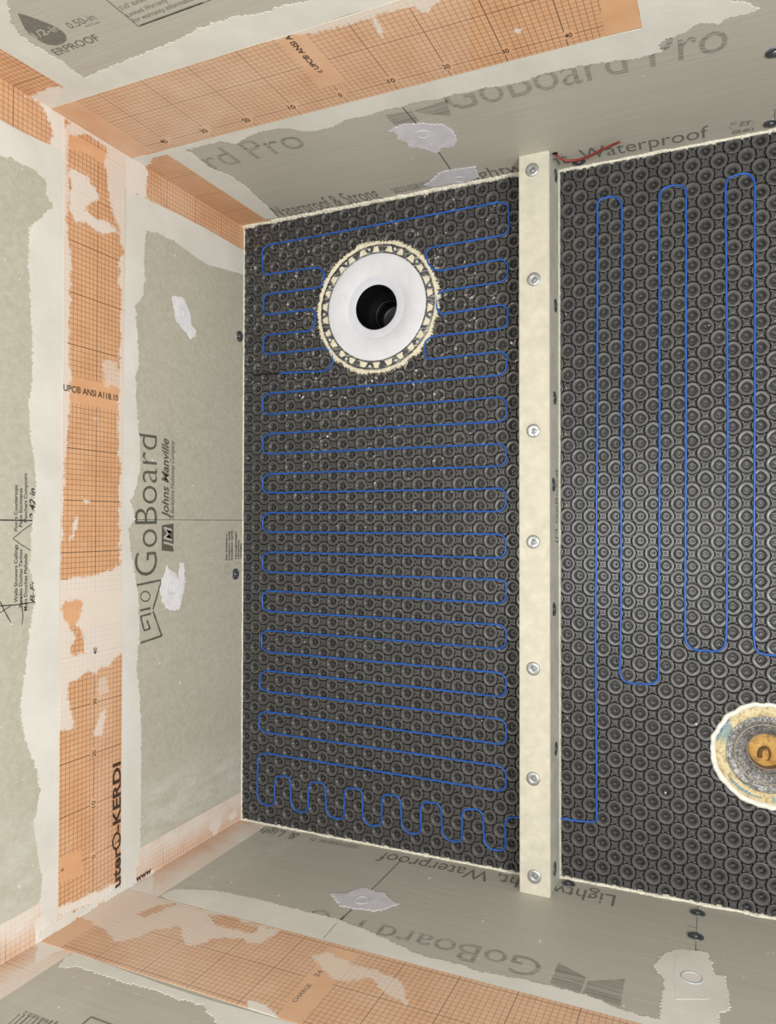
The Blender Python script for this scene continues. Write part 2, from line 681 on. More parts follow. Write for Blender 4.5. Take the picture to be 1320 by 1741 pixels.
# strip on the left wall
ML = [([(95, 215), (116, 218), (115, 262), (117, 320), (113, 372), (116, 400), (121, 440), (120, 507), (117, 580), (120, 640), (118, 693),
        (113, 773), (108, 840), (105, 880), (102, 980), (90, 980)], .74),
      ([(225, 250), (147, 190), (108, 215), (116, 222), (128, 232), (147, 229), (170, 242), (182, 258), (177, 277), (182, 310), (192, 360), (205, 400),
        (210, 430), (203, 445), (201, 475), (207, 507), (205, 573), (201, 640), (201, 707), (202, 773), (204, 880), (204, 980), (225, 1000)], .74),
      ([(120, 287), (150, 300), (160, 318), (167, 340), (150, 347), (145, 355), (160, 370), (193, 380), (204, 397), (165, 396), (150, 382), (128, 378), (118, 350)], .8),
      ([(90, 985), (150, 980), (175, 975), (195, 965), (215, 955), (215, 1105), (200, 1115), (190, 1130), (170, 1138), (165, 1150), (150, 1142),
        (135, 1150), (118, 1165), (114, 1185), (118, 1205), (125, 1225), (124, 1243), (90, 1243)], .76),
      ([(110, 1022), (128, 1018), (143, 1024), (138, 1040), (131, 1060), (141, 1080), (144, 1110), (117, 1114), (128, 1085), (112, 1055), (105, 1035)], -1),
      ([(144, 855), (166, 858), (164, 862), (146, 850)], .8),
      ([(127, 880), (134, 878), (126, 915), (119, 922)], .8),
      ([(168, 1215), (180, 1205), (175, 1250), (160, 1250)], .7),
      ([(166, 1155), (178, 1150), (188, 1175), (165, 1190)], .45),
      ([(172, 612), (200, 615), (203, 660), (180, 655)], .5),
      ([(100, 1560), (96, 1545), (204, 1500), (206, 1515)], .9)]
band_left = build_band('sealing_band', [band_piece(LEFT, YB + .0012, YT - .004, .429, .588, .0012, .004, -.657, .5035 - .6)],
    ML,
    [[(100, 1458), (140, 1444), (140, 1486), (100, 1502)],
     [(100, 636), (215, 655), (215, 700), (100, 680)],
     [(104, 215), (182, 262), (182, 285), (150, 262), (104, 250)],
     [(100, 1005), (215, 1005), (215, 1052), (165, 1058), (100, 1068)],
     [(152, 1448), (164, 1448), (164, 1462), (152, 1462)], [(152, 1358), (164, 1358), (164, 1374), (152, 1374)],
     [(153, 1272), (165, 1272), (165, 1288), (153, 1288)], [(154, 1184), (166, 1184), (166, 1200), (154, 1200)]],
    lambda V, px: .04 + .14 * np.exp(-((px[:, 0] - 175) / 18) ** 2) * (px[:, 1] > 1100),
    'orange grid membrane strip running full length of the left wall')

# strip on the front wall
band_front = build_band('sealing_band', [band_piece(FRONT, XL + .0012, .25, .411, .628, .0012, .004, -.615, .52)],
    [([(215, 1500), (283, 1528), (367, 1550), (420, 1566), (475, 1582), (460, 1595), (440, 1607), (410, 1598), (383, 1593), (350, 1603), (333, 1608),
       (317, 1608), (310, 1590), (305, 1576), (280, 1578), (250, 1587), (220, 1600), (203, 1602), (192, 1600), (186, 1585), (160, 1572), (143, 1562), (130, 1548)], .70),
     ([(233, 1553), (283, 1535), (298, 1537), (247, 1561)], -1),
     ([(355, 1556), (385, 1556), (405, 1564), (440, 1578), (433, 1587), (395, 1580), (365, 1570)], -1),
     ([(530, 1625), (560, 1618), (600, 1640), (640, 1650), (680, 1665), (695, 1712), (675, 1700), (655, 1690), (630, 1662), (600, 1668), (575, 1668), (548, 1650)], .62),
     ([(420, 1700), (455, 1709), (475, 1730), (500, 1750), (420, 1750)], .92)],
    [lambda V: V[:, 0] < XL + .05,
     [(560, 1608), (611, 1622), (508, 1745), (458, 1745)]],
    lambda V, px: .2 + .1 * np.exp(-((px[:, 0] - 250) / 120) ** 2),
    'wide orange grid membrane strip running along the front wall at the bottom of the photo')

# folded corner strips
FT = [(40, 165), (87, 150), (116, 146), (130, 165), (240, 255), (256, 276), (249, 284), (252, 300), (247, 322), (249, 342), (83, 255), (89, 230), (88, 217), (80, 200), (66, 172)]
cb = build_band('corner_band',
    [band_piece(LEFT, .7, YT - .0005, .0, 1.3, .0004, .004, YT, .0),
     band_piece(BACK, XL + .0005, -1.068, .0, 1.3, .0004, .004, XL, .0)],
    [(FT, .9)], [lambda V: V[:, 2] < .021], lambda V, px: .08 + .1 * np.exp(-((px[:, 0] - 300) / 40) ** 2),
    'folded orange grid strip in the corner of the left and back walls')
fcorner = build_band('corner_band',
    [band_piece(LEFT, YB + .0005, -.694, .0, 1.3, .0004, .004, YB, .0),
     band_piece(FRONT, XL + .0005, -1.068, .0, 1.3, .0004, .004, XL, .0)],
    [([(205, 1420), (240, 1437), (232, 1500), (262, 1480), (262, 1530), (60, 1640), (60, 1560), (100, 1545), (205, 1500)], .93),
     ([(353, 1412), (357, 1392), (372, 1385), (380, 1392), (376, 1405), (366, 1422)], .8),
     ([(388, 1388), (402, 1374), (403, 1384), (392, 1398)], .9)],
    [lambda V: V[:, 2] < .012],
    lambda V, px: np.clip(.40 + .33 * (np.minimum(np.abs(V[:, 1] - YB), 1) + (V[:, 0] - XL) - .012) / .035, .38, .8),
    'faded pinkish grid strip folded into the corner of the left and front walls')


# ------------------------------------------------------------------ skim coats
def frac(u, v, s):
    return noise.fractal(Vector((u * s, v * s, 1.7)), .9, 2.1, 5)


def skim(name, pl, poly, off, mat, label, cat, amp=.0035, base=.00005, parent=None, step=.0019, smooth_edges=(), keep_px=False, fs=60):
    pts = [pl.uz(*p) for p in poly] if not keep_px else list(poly)
    out = []
    n = len(pts)
    for i in range(n):
        a, b = Vector(pts[i]), Vector(pts[(i + 1) % n])
        L = (b - a).length
        k = max(1, int(L / step))
        nn = Vector((-(b - a).y, (b - a).x)).normalized() if L > 0 else Vector((0, 0))
        for q in range(k):
            p = a.lerp(b, q / k)
            am = amp * .1 if i in smooth_edges else amp
            f = frac(p.x + 5, p.y + 3, fs) * .75 + frac(p.x, p.y, fs * 7) * 1.25
            p = p + nn * f * am
            out.append(p)
    m = len(out)
    r = delaunay_2d_cdt(out, [(i, (i + 1) % m) for i in range(m)], [list(range(m))], 1, 1e-6)
    bm = bmesh.new()
    vs = [bm.verts.new(pl.P(v[0], v[1], off)) for v in r[0]]
    for f in r[2]:
        try:
            bm.faces.new([vs[i] for i in f])
        except ValueError:
            pass
    ge = [e for e in bm.edges if len(e.link_faces) == 1]
    ex = bmesh.ops.extrude_edge_only(bm, edges=ge)
    for v in ex['geom']:
        if isinstance(v, bmesh.types.BMVert):
            v.co -= pl.n * (off - base)
    for v in [v for v in bm.verts if not v.link_faces]:
        bm.verts.remove(v)
    bmesh.ops.recalc_face_normals(bm, faces=bm.faces)
    me = bpy.data.meshes.new(name)
    bm.to_mesh(me)
    bm.free()
    o = link(name, me, mat, parent)
    if label:
        tag(o, label, cat)
    return o


skim('mortar_skim', BACK, [(-40, -20), (10, -20), (14, 15), (18, 36), (30, 56), (48, 71), (70, 83), (88, 94), (110, 108), (128, 122), (142, 131), (148, 130), (180, 117), (210, 105), (240, 92),
    (270, 80), (300, 68), (330, 52), (360, 40), (400, 28), (440, 24), (467, 14), (490, 8), (520, 2), (545, -12), (740, -14), (687, 0), (590, 24), (440, 79), (245, 134), (177, 158),
    (92, 184), (108, 147), (55, 115), (0, 82), (-40, 55)], .0008, M_COMP,
    'off-white mortar coat on the back wall above the orange strip, below the warranty print', 'mortar coat', smooth_edges=tuple(range(25, 36)))
skim('mortar_skim', BACK, [(235, 267), (330, 243), (440, 212), (590, 173), (673, 150), (800, 117), (880, 98), (960, 78), (1092, 48), (1082, -14), (1262, -14),
    (1247, 0), (1267, 4), (1293, 13), (1273, 23), (1232, 31), (1222, 42), (1213, 40), (1190, 38), (1170, 53), (1133, 67), (1118, 78), (1127, 87), (1093, 97), (1053, 102), (1013, 107),
    (970, 115), (927, 125), (880, 141), (820, 150), (773, 160), (750, 168), (707, 173), (687, 180), (653, 187), (627, 195), (590, 203), (570, 213), (540, 221), (513, 223), (490, 217),
    (473, 218), (440, 223), (415, 236), (400, 245), (377, 240), (353, 245), (315, 255), (337, 267), (353, 283), (387, 297), (420, 318), (440, 338), (460, 357), (473, 370),
    (450, 372), (436, 362), (400, 338), (333, 294), (300, 272), (284, 262), (262, 268), (249, 280)], .0008, M_COMP,
    'long off-white mortar coat on the back wall between orange strip and grey lettering', 'mortar coat', smooth_edges=tuple(range(0, 9)) + tuple(range(54, 60)))
skim('mortar_skim', LEFT, [(-20, 258), (0, 263), (30, 273), (63, 293), (80, 310), (78, 330), (90, 350), (73, 367), (50, 387), (48, 440), (52, 507), (55, 573), (55, 640), (50, 690), (52, 740),
    (60, 790), (61, 840), (55, 890), (53, 947), (50, 965), (60, 1013), (55, 1047), (47, 1107), (40, 1163), (35, 1197), (38, 1240), (50, 1273), (63, 1310), (68, 1350), (58, 1400), (65, 1450),
    (72, 1500), (68, 1533), (80, 1578), (100, 1558), (101, 1320), (101, 980), (106, 673), (110, 440), (112, 262), (84, 246), (33, 223), (0, 204), (-20, 192)], .0008, M_COMP,
    'off-white mortar coat on the left wall left of the orange strip, beside handwriting', 'mortar coat', smooth_edges=tuple(range(33, 43)))
skim('mortar_skim', LEFT, [(246, 337), (300, 363), (353, 390), (418, 428), (418, 468), (383, 458), (353, 450), (337, 440), (320, 427), (300, 413), (277, 400), (248, 391), (245, 440),
    (247, 473), (243, 500), (230, 520), (233, 573), (237, 623), (230, 640), (233, 707), (237, 740), (238, 790), (235, 813), (226, 845), (220, 850), (227, 867), (229, 885), (217, 900), (222, 933), (228, 967),
    (235, 1013), (238, 1080), (232, 1130), (237, 1180), (240, 1247), (240, 1300), (240, 1367), (238, 1433), (231, 1470), (229, 1502), (204, 1514), (205, 1320), (205, 1013), (208, 773),
    (213, 440), (214, 322)], .0008, M_COMP,
    'off-white mortar coat on the left wall between orange strip and the large board logo', 'mortar coat', smooth_edges=(0, 1, 2, 3, 4, 5, 6, 7, 8, 38, 39, 40, 41, 42, 43, 44, 45))
skim('mortar_skim', FRONT, [(273, 1523), (300, 1512), (333, 1513), (367, 1515), (440, 1529), (493, 1543), (540, 1555), (573, 1563), (627, 1583), (667, 1603), (723, 1627), (790, 1642),
    (807, 1650), (880, 1664), (937, 1677), (997, 1693), (1047, 1713), (1093, 1728), (1123, 1733), (1124, 1705), (1132, 1667), (1113, 1643), (1133, 1620), (1160, 1613), (1203, 1620),
    (1217, 1657), (1233, 1660), (1242, 1717), (1217, 1727), (1227, 1745), (1200, 1770), (1060, 1755), (1037, 1743), (980, 1722), (880, 1692), (773, 1662), (683, 1640), (567, 1609),
    (440, 1572), (367, 1550), (283, 1528)], .0008, M_COMP,
    'off-white mortar coat on the front wall above the orange strip, widening at right', 'mortar coat', smooth_edges=tuple(range(31, 41)))
skim('mortar_skim', FRONT, [(127, 1618), (167, 1634), (287, 1678), (367, 1704), (440, 1724), (517, 1745), (540, 1765), (375, 1765), (367, 1741), (360, 1728), (347, 1710), (300, 1697), (253, 1680),
    (207, 1670), (160, 1653), (133, 1645), (98, 1645), (110, 1632)], .0008, M_COMP,
    'off-white mortar coat below the orange strip in the lower left of the photo', 'mortar coat', smooth_edges=(0, 1, 2, 3, 4))
skim('mortar_skim', LEFT, [(60, 1590), (100, 1558), (150, 1537), (204, 1507), (229, 1496), (229, 1505), (205, 1517), (150, 1551), (100, 1582), (74, 1599)], .0018, M_COMP,
    'short dirty mortar ridge at the lower end of the left wall strip', 'mortar coat', amp=.006)

# filler smears over screws
swirls = []


def patch(pl, poly, swirl, label, amp=.0035, fs=60):
    o = skim('filler_patch', pl, poly, .0013, M_WHITE_F if pl is LEFT else M_PATCH, label, 'filler patch', amp=amp, fs=fs)
    if swirl:
        cu, cz = pl.uz(*swirl[:2])
        V, F = [], []
        n, k = 40, 5
        for i in range(n):
            a = 2 * math.pi * i / n
            for j in range(k):
                b = 2 * math.pi * j / k
                r = swirl[2] + .0009 * math.cos(b) + .0006 * math.sin(3 * a + 1)
                V.append(pl.P(cu + r * math.cos(a), cz + r * math.sin(a), .0017 + .0007 * math.sin(b)))
        for i in range(n):
            for j in range(k):
                F.append((i * k + j, ((i + 1) % n) * k + j, ((i + 1) % n) * k + (j + 1) % k, i * k + (j + 1) % k))
        link('swirl_ridge', mesh('swirl_ridge', V, F, True), M_PATCH, o)
    return o


patch(BACK, [(661, 222), (685, 211), (710, 209), (755, 211), (770, 223), (777, 237), (770, 248), (750, 252), (740, 260), (722, 252), (700, 250), (690, 240), (676, 235), (680, 228)],
      (720, 227, .014), 'lilac-white filler smear on the back wall midway along the pencil line')
patch(BACK, [(722, 315), (738, 302), (750, 292), (780, 287), (808, 282), (812, 300), (800, 309), (765, 312), (740, 318)], (782, 304, .013),
      'lilac-white filler smear on the back wall touching the mat edge')
patch(FRONT, [(562, 1520), (590, 1520), (605, 1512), (620, 1510), (640, 1517), (655, 1519), (662, 1530), (680, 1538), (668, 1541), (650, 1548), (632, 1549), (600, 1545), (578, 1540), (572, 1530)],
      (616, 1532, .014), 'lilac-white filler smear on the front wall across the slanted pencil line')
patch(LEFT, [(292, 505), (298, 503), (310, 506), (318, 520), (324, 540), (325, 555), (333, 560), (332, 572), (322, 577), (318, 565), (308, 555), (300, 548), (295, 525)],
      (308, 533, .010), 'small white filler dab on the left wall near the back corner')
patch(LEFT, [(284, 962), (288, 970), (300, 975), (303, 985), (306, 958), (312, 957), (314, 985), (312, 1003), (304, 1037), (298, 1038), (292, 1036), (285, 1035), (276, 1022), (272, 1000),
             (274, 985), (280, 975)], (290, 1000, .013), 'tall white filler dab on the left wall over the logo end')
big = skim('filler_patch', FRONT, [(1150, 1628), (1172, 1620), (1200, 1628), (1206, 1660), (1205, 1700), (1150, 1700), (1146, 1660)], .0012, M_COMP,
           'squared filler patch with a round ring at the lower right of the front wall', 'filler patch', amp=.001)
cu, cz = FRONT.uz(1177, 1664)
V, F = [], []
n, k = 48, 6
for i in range(n):
    a = 2 * math.pi * i / n
    for j in range(k):
        b = 2 * math.pi * j / k
        r = .0165 + .0008 * math.cos(b)
        V.append(FRONT.P(cu + r * math.cos(a), cz + r * math.sin(a), .0018 + .0008 * math.sin(b)))
for i in range(n):
    for j in range(k):
        F.append((i * k + j, ((i + 1) % n) * k + j, ((i + 1) % n) * k + (j + 1) % k, i * k + (j + 1) % k))
link('swirl_ridge', mesh('swirl_ridge', V, F, True), m_simple('bluish_filler_ring', srgb(186, 190, 200), .6), big)


# ------------------------------------------------------------------ print and pen lines
def lettering(s, pl, p0, p1, ptop, mat, parent, bold=0, shear=0, off=.0003, base='printed_lettering'):
    cu = bpy.data.curves.new('t', 'FONT')
    cu.body = s
    cu.offset = bold
    cu.shear = shear
    cu.resolution_u = 4
    to = bpy.data.objects.new('t', cu)
    C.objects.link(to)
    dg = bpy.context.evaluated_depsgraph_get()
    dg.update()
    me = bpy.data.meshes.new_from_object(to.evaluated_get(dg))
    bpy.data.objects.remove(to)
    me.materials.clear()
    nv = len(me.vertices)
    co = np.zeros(nv * 3)
    me.vertices.foreach_get('co', co)
    co = co.reshape(-1, 3)
    x0, x1 = co[:, 0].min(), co[:, 0].max()
    A = Vector(pl.uz(*p0))
    B = Vector(pl.uz(*p1))
    T = Vector(pl.uz(*ptop))
    d = B - A
    L = d.length
    d.normalize()
    rs = pl.right.x + pl.right.y            # +1 / -1 : reading direction along u
    # up vector: left of the reading direction as the reader sees it
    if rs > 0:
        upv = Vector((-d.y, d.x))
    else:
        upv = Vector((d.y, -d.x))
    h = abs((T - A).dot(upv))
    sy = h / .70
    sx = L / (x1 - x0)
    for i in range(nv):
        q = A + d * ((co[i, 0] - x0) * sx) + upv * (co[i, 1] * sy)
        me.vertices[i].co = pl.P(q.x, q.y, off)
    me.update()
    o = link(base, me, mat, parent)
    return o


def stroke(pl, pts, wd, mat, parent, off=.00035, name='pen_line', closed=False, px=True):
    uv = [Vector(pl.uz(*p)) if px else Vector(p) for p in pts]
    if closed:
        uv.append(uv[0])
    V, F = [], []
    for a, b in zip(uv[:-1], uv[1:]):
        d = (b - a)
        L = d.length
        d.normalize()
        nn = Vector((-d.y, d.x))
        k = max(1, int(L / .004))
        pr = None
        for q in range(k + 1):
            p = a.lerp(b, q / k)
            ww = wd / 2 * (.8 + .4 * random.random())
            V.append(pl.P(*(p + nn * ww), off))
            V.append(pl.P(*(p - nn * ww), off))
            if q:
                m = len(V)
                F.append((m - 4, m - 3, m - 1, m - 2))
    return link(name, mesh(name, V, F), mat, parent)


def filled(pl, pts, mat, parent, off=.0003, name='printed_shape'):
    V = [pl.P(*pl.uz(*p), off) for p in pts]
    return link(name, mesh(name, V, [list(range(len(V)))]), mat, parent)


WB, WF, WL = wall_back, wall_front, wall_left
# back wall
lettering('GoBoard Pro', BACK, (768, 189), (1237, 85), (738, 146), M_INK_S, WB)
lettering('ard Pro', BACK, (338, 295), (524, 248), (318, 264), M_INK_S, WB)
filled(BACK, [(655, 196), (700, 188), (713, 206), (672, 213)], M_INK_S, WB)
filled(BACK, [(704, 188), (760, 170), (767, 197), (752, 196), (715, 192)], M_INK_S, WB)
lettering('Lightweight, Waterproof', BACK, (795, 309), (1205, 233), (788, 292), M_INK_B, WB)
lettering('Waterproof & Strong', BACK, (472, 371), (650, 336), (461, 352), M_INK_B, WB)
lettering('202310281013', BACK, (672, 329), (738, 315), (667, 320), M_INK_B, WB)
lettering('ICC', BACK, (1243, 213), (1253, 211), (1242, 208), M_INK_B, WB)
lettering('ES', BACK, (1257, 215), (1276, 212), (1254, 208), M_INK_B, WB, bold=.01, shear=.3)
lettering('ESR-4815', BACK, (1245, 228), (1282, 222), (1244, 223), M_INK_B, WB, bold=.02)
stroke(BACK, [(1285, 208), (1280, 206), (1262, 207), (1245, 212), (1240, 217), (1250, 221), (1270, 219), (1284, 212)], .0008, M_INK_B, WB, name='printed_line')
stroke(BACK, [(683, 180), (708, 210)], .0018, M_PEN, WB)
stroke(BACK, [(737, 245), (772, 296)], .0018, M_PEN, WB)
stroke(BACK, [(1318, 185), (1318, 215)], .001, M_PEN, WB)
# drop shaped thickness mark
drop = [(30, 22), (45, 26), (62, 32), (80, 39), (95, 46), (106, 53), (113, 61), (113, 69), (107, 74), (96, 77), (83, 76), (72, 72), (60, 64), (50, 58), (42, 48), (36, 36)]
filled(BACK, drop, M_INK_B, WB, name='printed_drop')
lettering('1/2-in', BACK, (62.5, 64.5), (104, 50), (55, 54), M_LIGHT, WB, off=.00045, bold=.01)
lettering('0.50-in', BACK, (121, 49), (165, 32), (114, 38), M_INK_B, WB)
lettering('ACTUAL', BACK, (147, 46), (172, 38), (145, 43), M_INK_B, WB)
lettering('ERPROOF', BACK, (98, 94), (172, 67), (91, 83), M_INK_B, WB, bold=.012)
stroke(BACK, [(172, -8), (236, 45), (345, 5), (372, -6)], .0016, M_INK_B, WB, name='printed_line')
stroke(BACK, [(238, 43), (345, 4)], .003, M_INK_B, WB, name='printed_line')
lettering("for warranty information", BACK, (229, 38), (335, -2), (224, 31), M_INK_B, WB)
lettering("Limited Warranty -", BACK, (219, 29), (292, 0), (214, 22), M_INK_B, WB)
lettering("5'x5' durability", BACK, (207, 17), (262, -5), (202, 10), M_INK_B, WB)
# numbers on the back strip
for s, x, y in (('40', 282, 239), ('30', 350, 221), ('20', 422, 203), ('10', 499, 181), ('0', 581, 160), ('10', 668, 136), ('20', 761, 112), ('30', 861, 86), ('40', 968, 59)):
    wdt = 4.2 + .0022 * x
    w2 = wdt if len(s) > 1 else wdt * .5
    lettering(s, BACK, (x - w2, y + 3 + w2 * .25), (x + w2, y + 3 - w2 * .25), (x - w2 - 2.5, y - 2.5), M_INK_K, band_back, bold=.012, off=.00155, base='printed_number')
lettering('c UPC® ANSI A', BACK, (549, 121), (492, 58), (541, 124), M_INK_K, band_back, bold=.02, off=.00155)
# left wall
lettering('GoBoard', LEFT, (267, 977), (267, 741), (228, 977), M_INK_L, WL, bold=-.010)
lettering('Johns Manville', LEFT, (286.5, 882), (286.5, 746), (275, 882), M_INK_L, WL, bold=.025, shear=.3)
lettering('A Berkshire Hathaway Company', LEFT, (296, 883), (296, 749), (290, 883), M_INK_L, WL, bold=.015, shear=.2)
stroke(LEFT, [(289, 880), (289, 748)], .0005, M_INK_L, WL, name='printed_line')
filled(LEFT, [(295, 938), (275, 936), (275, 893), (295, 890)], M_INK_L, WL)
lettering('JM', LEFT, (292, 933), (292, 895), (278, 933), M_LIGHT, WL, bold=.01, shear=.2, off=.00045)
for seg in ([(232, 995), (275, 986)], [(275, 986), (260, 1036)], [(238, 1038), (256, 1034)], [(260, 1039), (275, 1081)], [(275, 1081), (233, 1095)],
            [(239, 1048), (245, 1072)], [(245, 1072), (255, 1069)], [(255, 1069), (250, 1055)], [(239, 1048), (257, 1043)]):
    stroke(LEFT, seg, .0045, M_INK_L, WL, name='printed_line')
stroke(LEFT, [(247 + 8 * math.cos(a), 1014 + 8.5 * math.sin(a)) for a in [i * math.pi / 8 for i in range(16)]], .003, M_INK_L, WL, name='printed_line', closed=True)
stroke(LEFT, [(240, 970), (240, 1000)], .0001, M_INK_L, WL, name='printed_line')
for s, x, y0, y1 in (('Fast Installation', 386.4, 952, 908), ('Instalación rápida', 391.0, 952, 903), ('Installation rapide', 395.4, 952, 902), ('Ultra-lightweight', 402.4, 950, 904),
                     ('Ultraliviano', 406.5, 950, 918), ('Ultraléger', 410.6, 950, 923), ('Easy to cut, handle & install', 417.0, 948, 874)):
    lettering(s, LEFT, (x, y0), (x, y1), (x - 2.9, y0), M_PEN, WL, bold=.025)
for cx, cy, r in ((388.5, 967.5, 6.5), (388.5, 967.5, 3.5), (404.5, 965, 6.5)):
    stroke(LEFT, [(cx + r * math.cos(a), cy + 1.45 * r * math.sin(a)) for a in [i * math.pi / 9 for i in range(18)]], .0007, M_INK_L, WL, name='printed_line', closed=True)
for s, x, y0, y1 in (('Walls Showers Ceilings', 29.5, 1024, 926), ('Floors Countertops', 29.5, 903, 825), ('Paredes Duchas Techos', 37.7, 1032, 934), ('Pisos Encimeras', 37.7, 896, 830),
                     ('Murs Douches Plafonds', 46, 1038, 942), ('Planchers Comptoirs', 46, 888, 805)):
    lettering(s, LEFT, (x, y0), (x, y1), (x - 5.6, y0), M_PEN, WL, bold=.018)
lettering('2 42 in', LEFT, (60, 884), (60, 830), (50, 884), M_PEN, WL, bold=.02, shear=.3)
lettering('B-Fc 4', LEFT, (59, 1024), (59, 966), (51, 1024), M_PEN, WL, bold=.01, shear=.3)
stroke(LEFT, [(-10, 884), (56, 885)], .0022, M_PEN, WL)
stroke(LEFT, [(226, 883.5), (412, 884.5)], .0011, M_PEN, WL)
stroke(LEFT, [(-10, 1031), (30, 1028), (96, 1018)], .0018, M_PEN, WL)
stroke(LEFT, [(54, 891), (38, 902), (22, 916), (36, 926), (52, 936)], .0014, M_PEN, WL)
stroke(LEFT, [(0, 1023), (8, 1040), (18, 1058)], .0018, M_PEN, WL)
stroke(LEFT, [(-2, 1043), (18, 1030)], .0014, M_PEN, WL)
stroke(LEFT, [(36, 1014), (37, 1030), (39, 1048), (37, 1062)], .0016, M_PEN, WL)
lettering('UPC® ANSI A118.10', LEFT, (107, 664), (200, 682), (108, 653), M_INK_K, band_left, bold=.015, off=.00155)
lettering('c', LEFT, (103, 1482), (108, 1479), (103, 1476), M_INK_K, band_left, bold=.02, off=.00155)
for s, x, y in (('0', 161, 1455), ('10', 161, 1366), ('20', 162, 1280), ('30', 163, 1192), ('40', 164, 1106)):
    lettering(s, LEFT, (x, y + (5.5 if len(s) > 1 else 2.8)), (x, y - (5.5 if len(s) > 1 else 2.8)), (x - 6, y + 5), M_INK_K, band_left, bold=.012, off=.00155, base='printed_number')
lettering('luter®-KERDI', LEFT, (204, 1514), (204, 1294), (191, 1514), M_INK_K, band_left, bold=.03, off=.00155)
lettering('www', LEFT, (231, 1500), (257, 1483), (236, 1486), M_INK_K, fcorner, bold=.03, off=.0009)
# front wall
lettering('Lightweight, Waterproof', FRONT, (1048, 1523), (652, 1449), (1040, 1541), M_INK_B, WF)
lettering('20231028101 71', FRONT, (612, 1438), (532, 1424), (611, 1444), M_INK_B, WF)
lettering('& Light', FRONT, (512, 1418), (440, 1405), (500, 1428), M_INK_B, WF)
lettering('GoBoard Pro', FRONT, (925, 1634), (535, 1545), (945, 1672), M_INK_S, WF)
filled(FRONT, [(950, 1637), (997, 1662), (986, 1690), (936, 1672)], M_INK_S, WF)
filled(FRONT, [(1000, 1668), (1063, 1665), (1055, 1712), (990, 1692)], M_INK_S, WF)
stroke(FRONT, [(684, 1461), (629, 1516)], .0015, M_PEN, WF)
stroke(FRONT, [(601, 1544), (573, 1570)], .002, M_PEN, WF)
stroke(FRONT, [(573, 1570), (550, 1596)], .0009, M_INK_B, WF, off=.0010)
stroke(FRONT, [(1187, 1540), (1184, 1600), (1183, 1618)], .0008, M_PEN, WF)
stroke(FRONT, [(1169, 1574), (1184, 1578)], .0012, M_PEN, WF)
stroke(FRONT, [(1183, 1614), (1197, 1618)], .0016, M_PEN, WF)
lettering('CHARGE', FRONT, (503, 1706), (531, 1676), (496, 1703), M_INK_B, band_front, off=.00155)
lettering('24', FRONT, (541, 1663), (550, 1653), (533, 1660), M_INK_B, band_front, off=.00155)
for i in range(9):
    x = 12 + i * 8
    stroke(FRONT, [(x + 22, 1724 + i * 1.6), (x - 20, 1762 + i * 1.6)], .0012 + .001 * (i % 3), M_INK_B, WF, name='printed_line')
lettering('THIS SIDE 2', FRONT, (90, 1737), (44, 1719), (93, 1731), M_INK_B, WF)
stroke(FRONT, [(128, 1752), (155, 1729), (215, 1752)], .003, M_INK_B, WF, name='printed_line')

# ------------------------------------------------------------------ curb
V, F = [], []
box(V, F, (CL, YB, ZO), (CR, YT, CH))
me = mesh('curb', V, F)
bm = bmesh.new()
bm.from_mesh(me)
bmesh.ops.bevel(bm, geom=[e for e in bm.edges if abs(e.verts[0].co.y - e.verts[1].co.y) > 1], offset=.0014, segments=3, affect='EDGES')
bm.to_mesh(me)
bm.free()
curb = tag(link('shower_curb', me, M_CURBT),
           'long cream foam board curb between the two studded mats, with round washers on top', 'shower curb')
# thin outer side face, slightly greyer than the curb, with its printed box
V, F = [], []
box(V, F, (CR - .001, YB + .001, ZO + .002), (CR + .0004, YT - .001, CH - .004))
face = link('side_face', mesh('side_face', V, F), m_simple('greyer_curb_side', srgb(188, 184, 172), .45, var=.05, scale=20), curb)
face['label'] = 'greyer outer face of the curb'


class CurbSide(Plane):
    pass


SIDE = Plane(0, CR + .0004, 1, 'left')
for seg in ([(940, 778), (949, 778)], [(940, 778), (940, 832)]):
    stroke(SIDE, seg, .0008, M_INK_B, curb, name='printed_line')
lettering('JM GoBoard', SIDE, (948.6, 925), (948.6, 800), (944.5, 925), M_INK_B, curb)


def washer_mesh(R=.0142):
    """dished plate washer with four triangular openings"""
    n = 32
    rings = [(.20, .0006), (.30, .0012), (.42, .0021), (.60, .0022), (.80, .0019), (1.0, .0009)]
    V, F = [], []
    for r, z in rings:
        for i in range(n):
            a = 2 * math.pi * i / n
            V.append((R * r * math.cos(a), R * r * math.sin(a), z))
    for k in range(len(rings) - 1):
        for i in range(n):
            if k == 3 and (i % 8) in (3, 4):
                continue
            j = (i + 1) % n
            F.append((k * n + i, (k + 1) * n + i, (k + 1) * n + j, k * n + j))
    b = len(V)
    for i in range(n):
        a = 2 * math.pi * i / n
        V.append((R * math.cos(a), R * math.sin(a), 0))
    for i in range(n):
        j = (i + 1) % n
        F.append(((len(rings) - 1) * n + i, b + i, b + j, (len(rings) - 1) * n + j))
    me = mesh('washer', V, F, True)
    me.materials.append(M_METAL)
    return me


def head_mesh():
    n = 20
    V, F = [(0, 0, .0012)], []
    for r, z in ((.0011, .0012), (.0016, .0022), (.0036, .0026), (.0047, .0018), (.0050, .0004)):
        for i in range(n):
            a = 2 * math.pi * i / n
            rr = r * (1 if r > .002 else (1 - .35 * abs(math.sin(2 * a))))
            V.append((rr * math.cos(a), rr * math.sin(a), z))
    for i in range(n):
        j = (i + 1) % n
        F.append((0, 1 + i, 1 + j))
        for k in range(4):
            F.append((1 + k * n + i, 1 + (k + 1) * n + i, 1 + (k + 1) * n + j, 1 + k * n + j))
    me = mesh('screw_head', V, F, True)
    me.materials.append(M_DARKM)
    return me


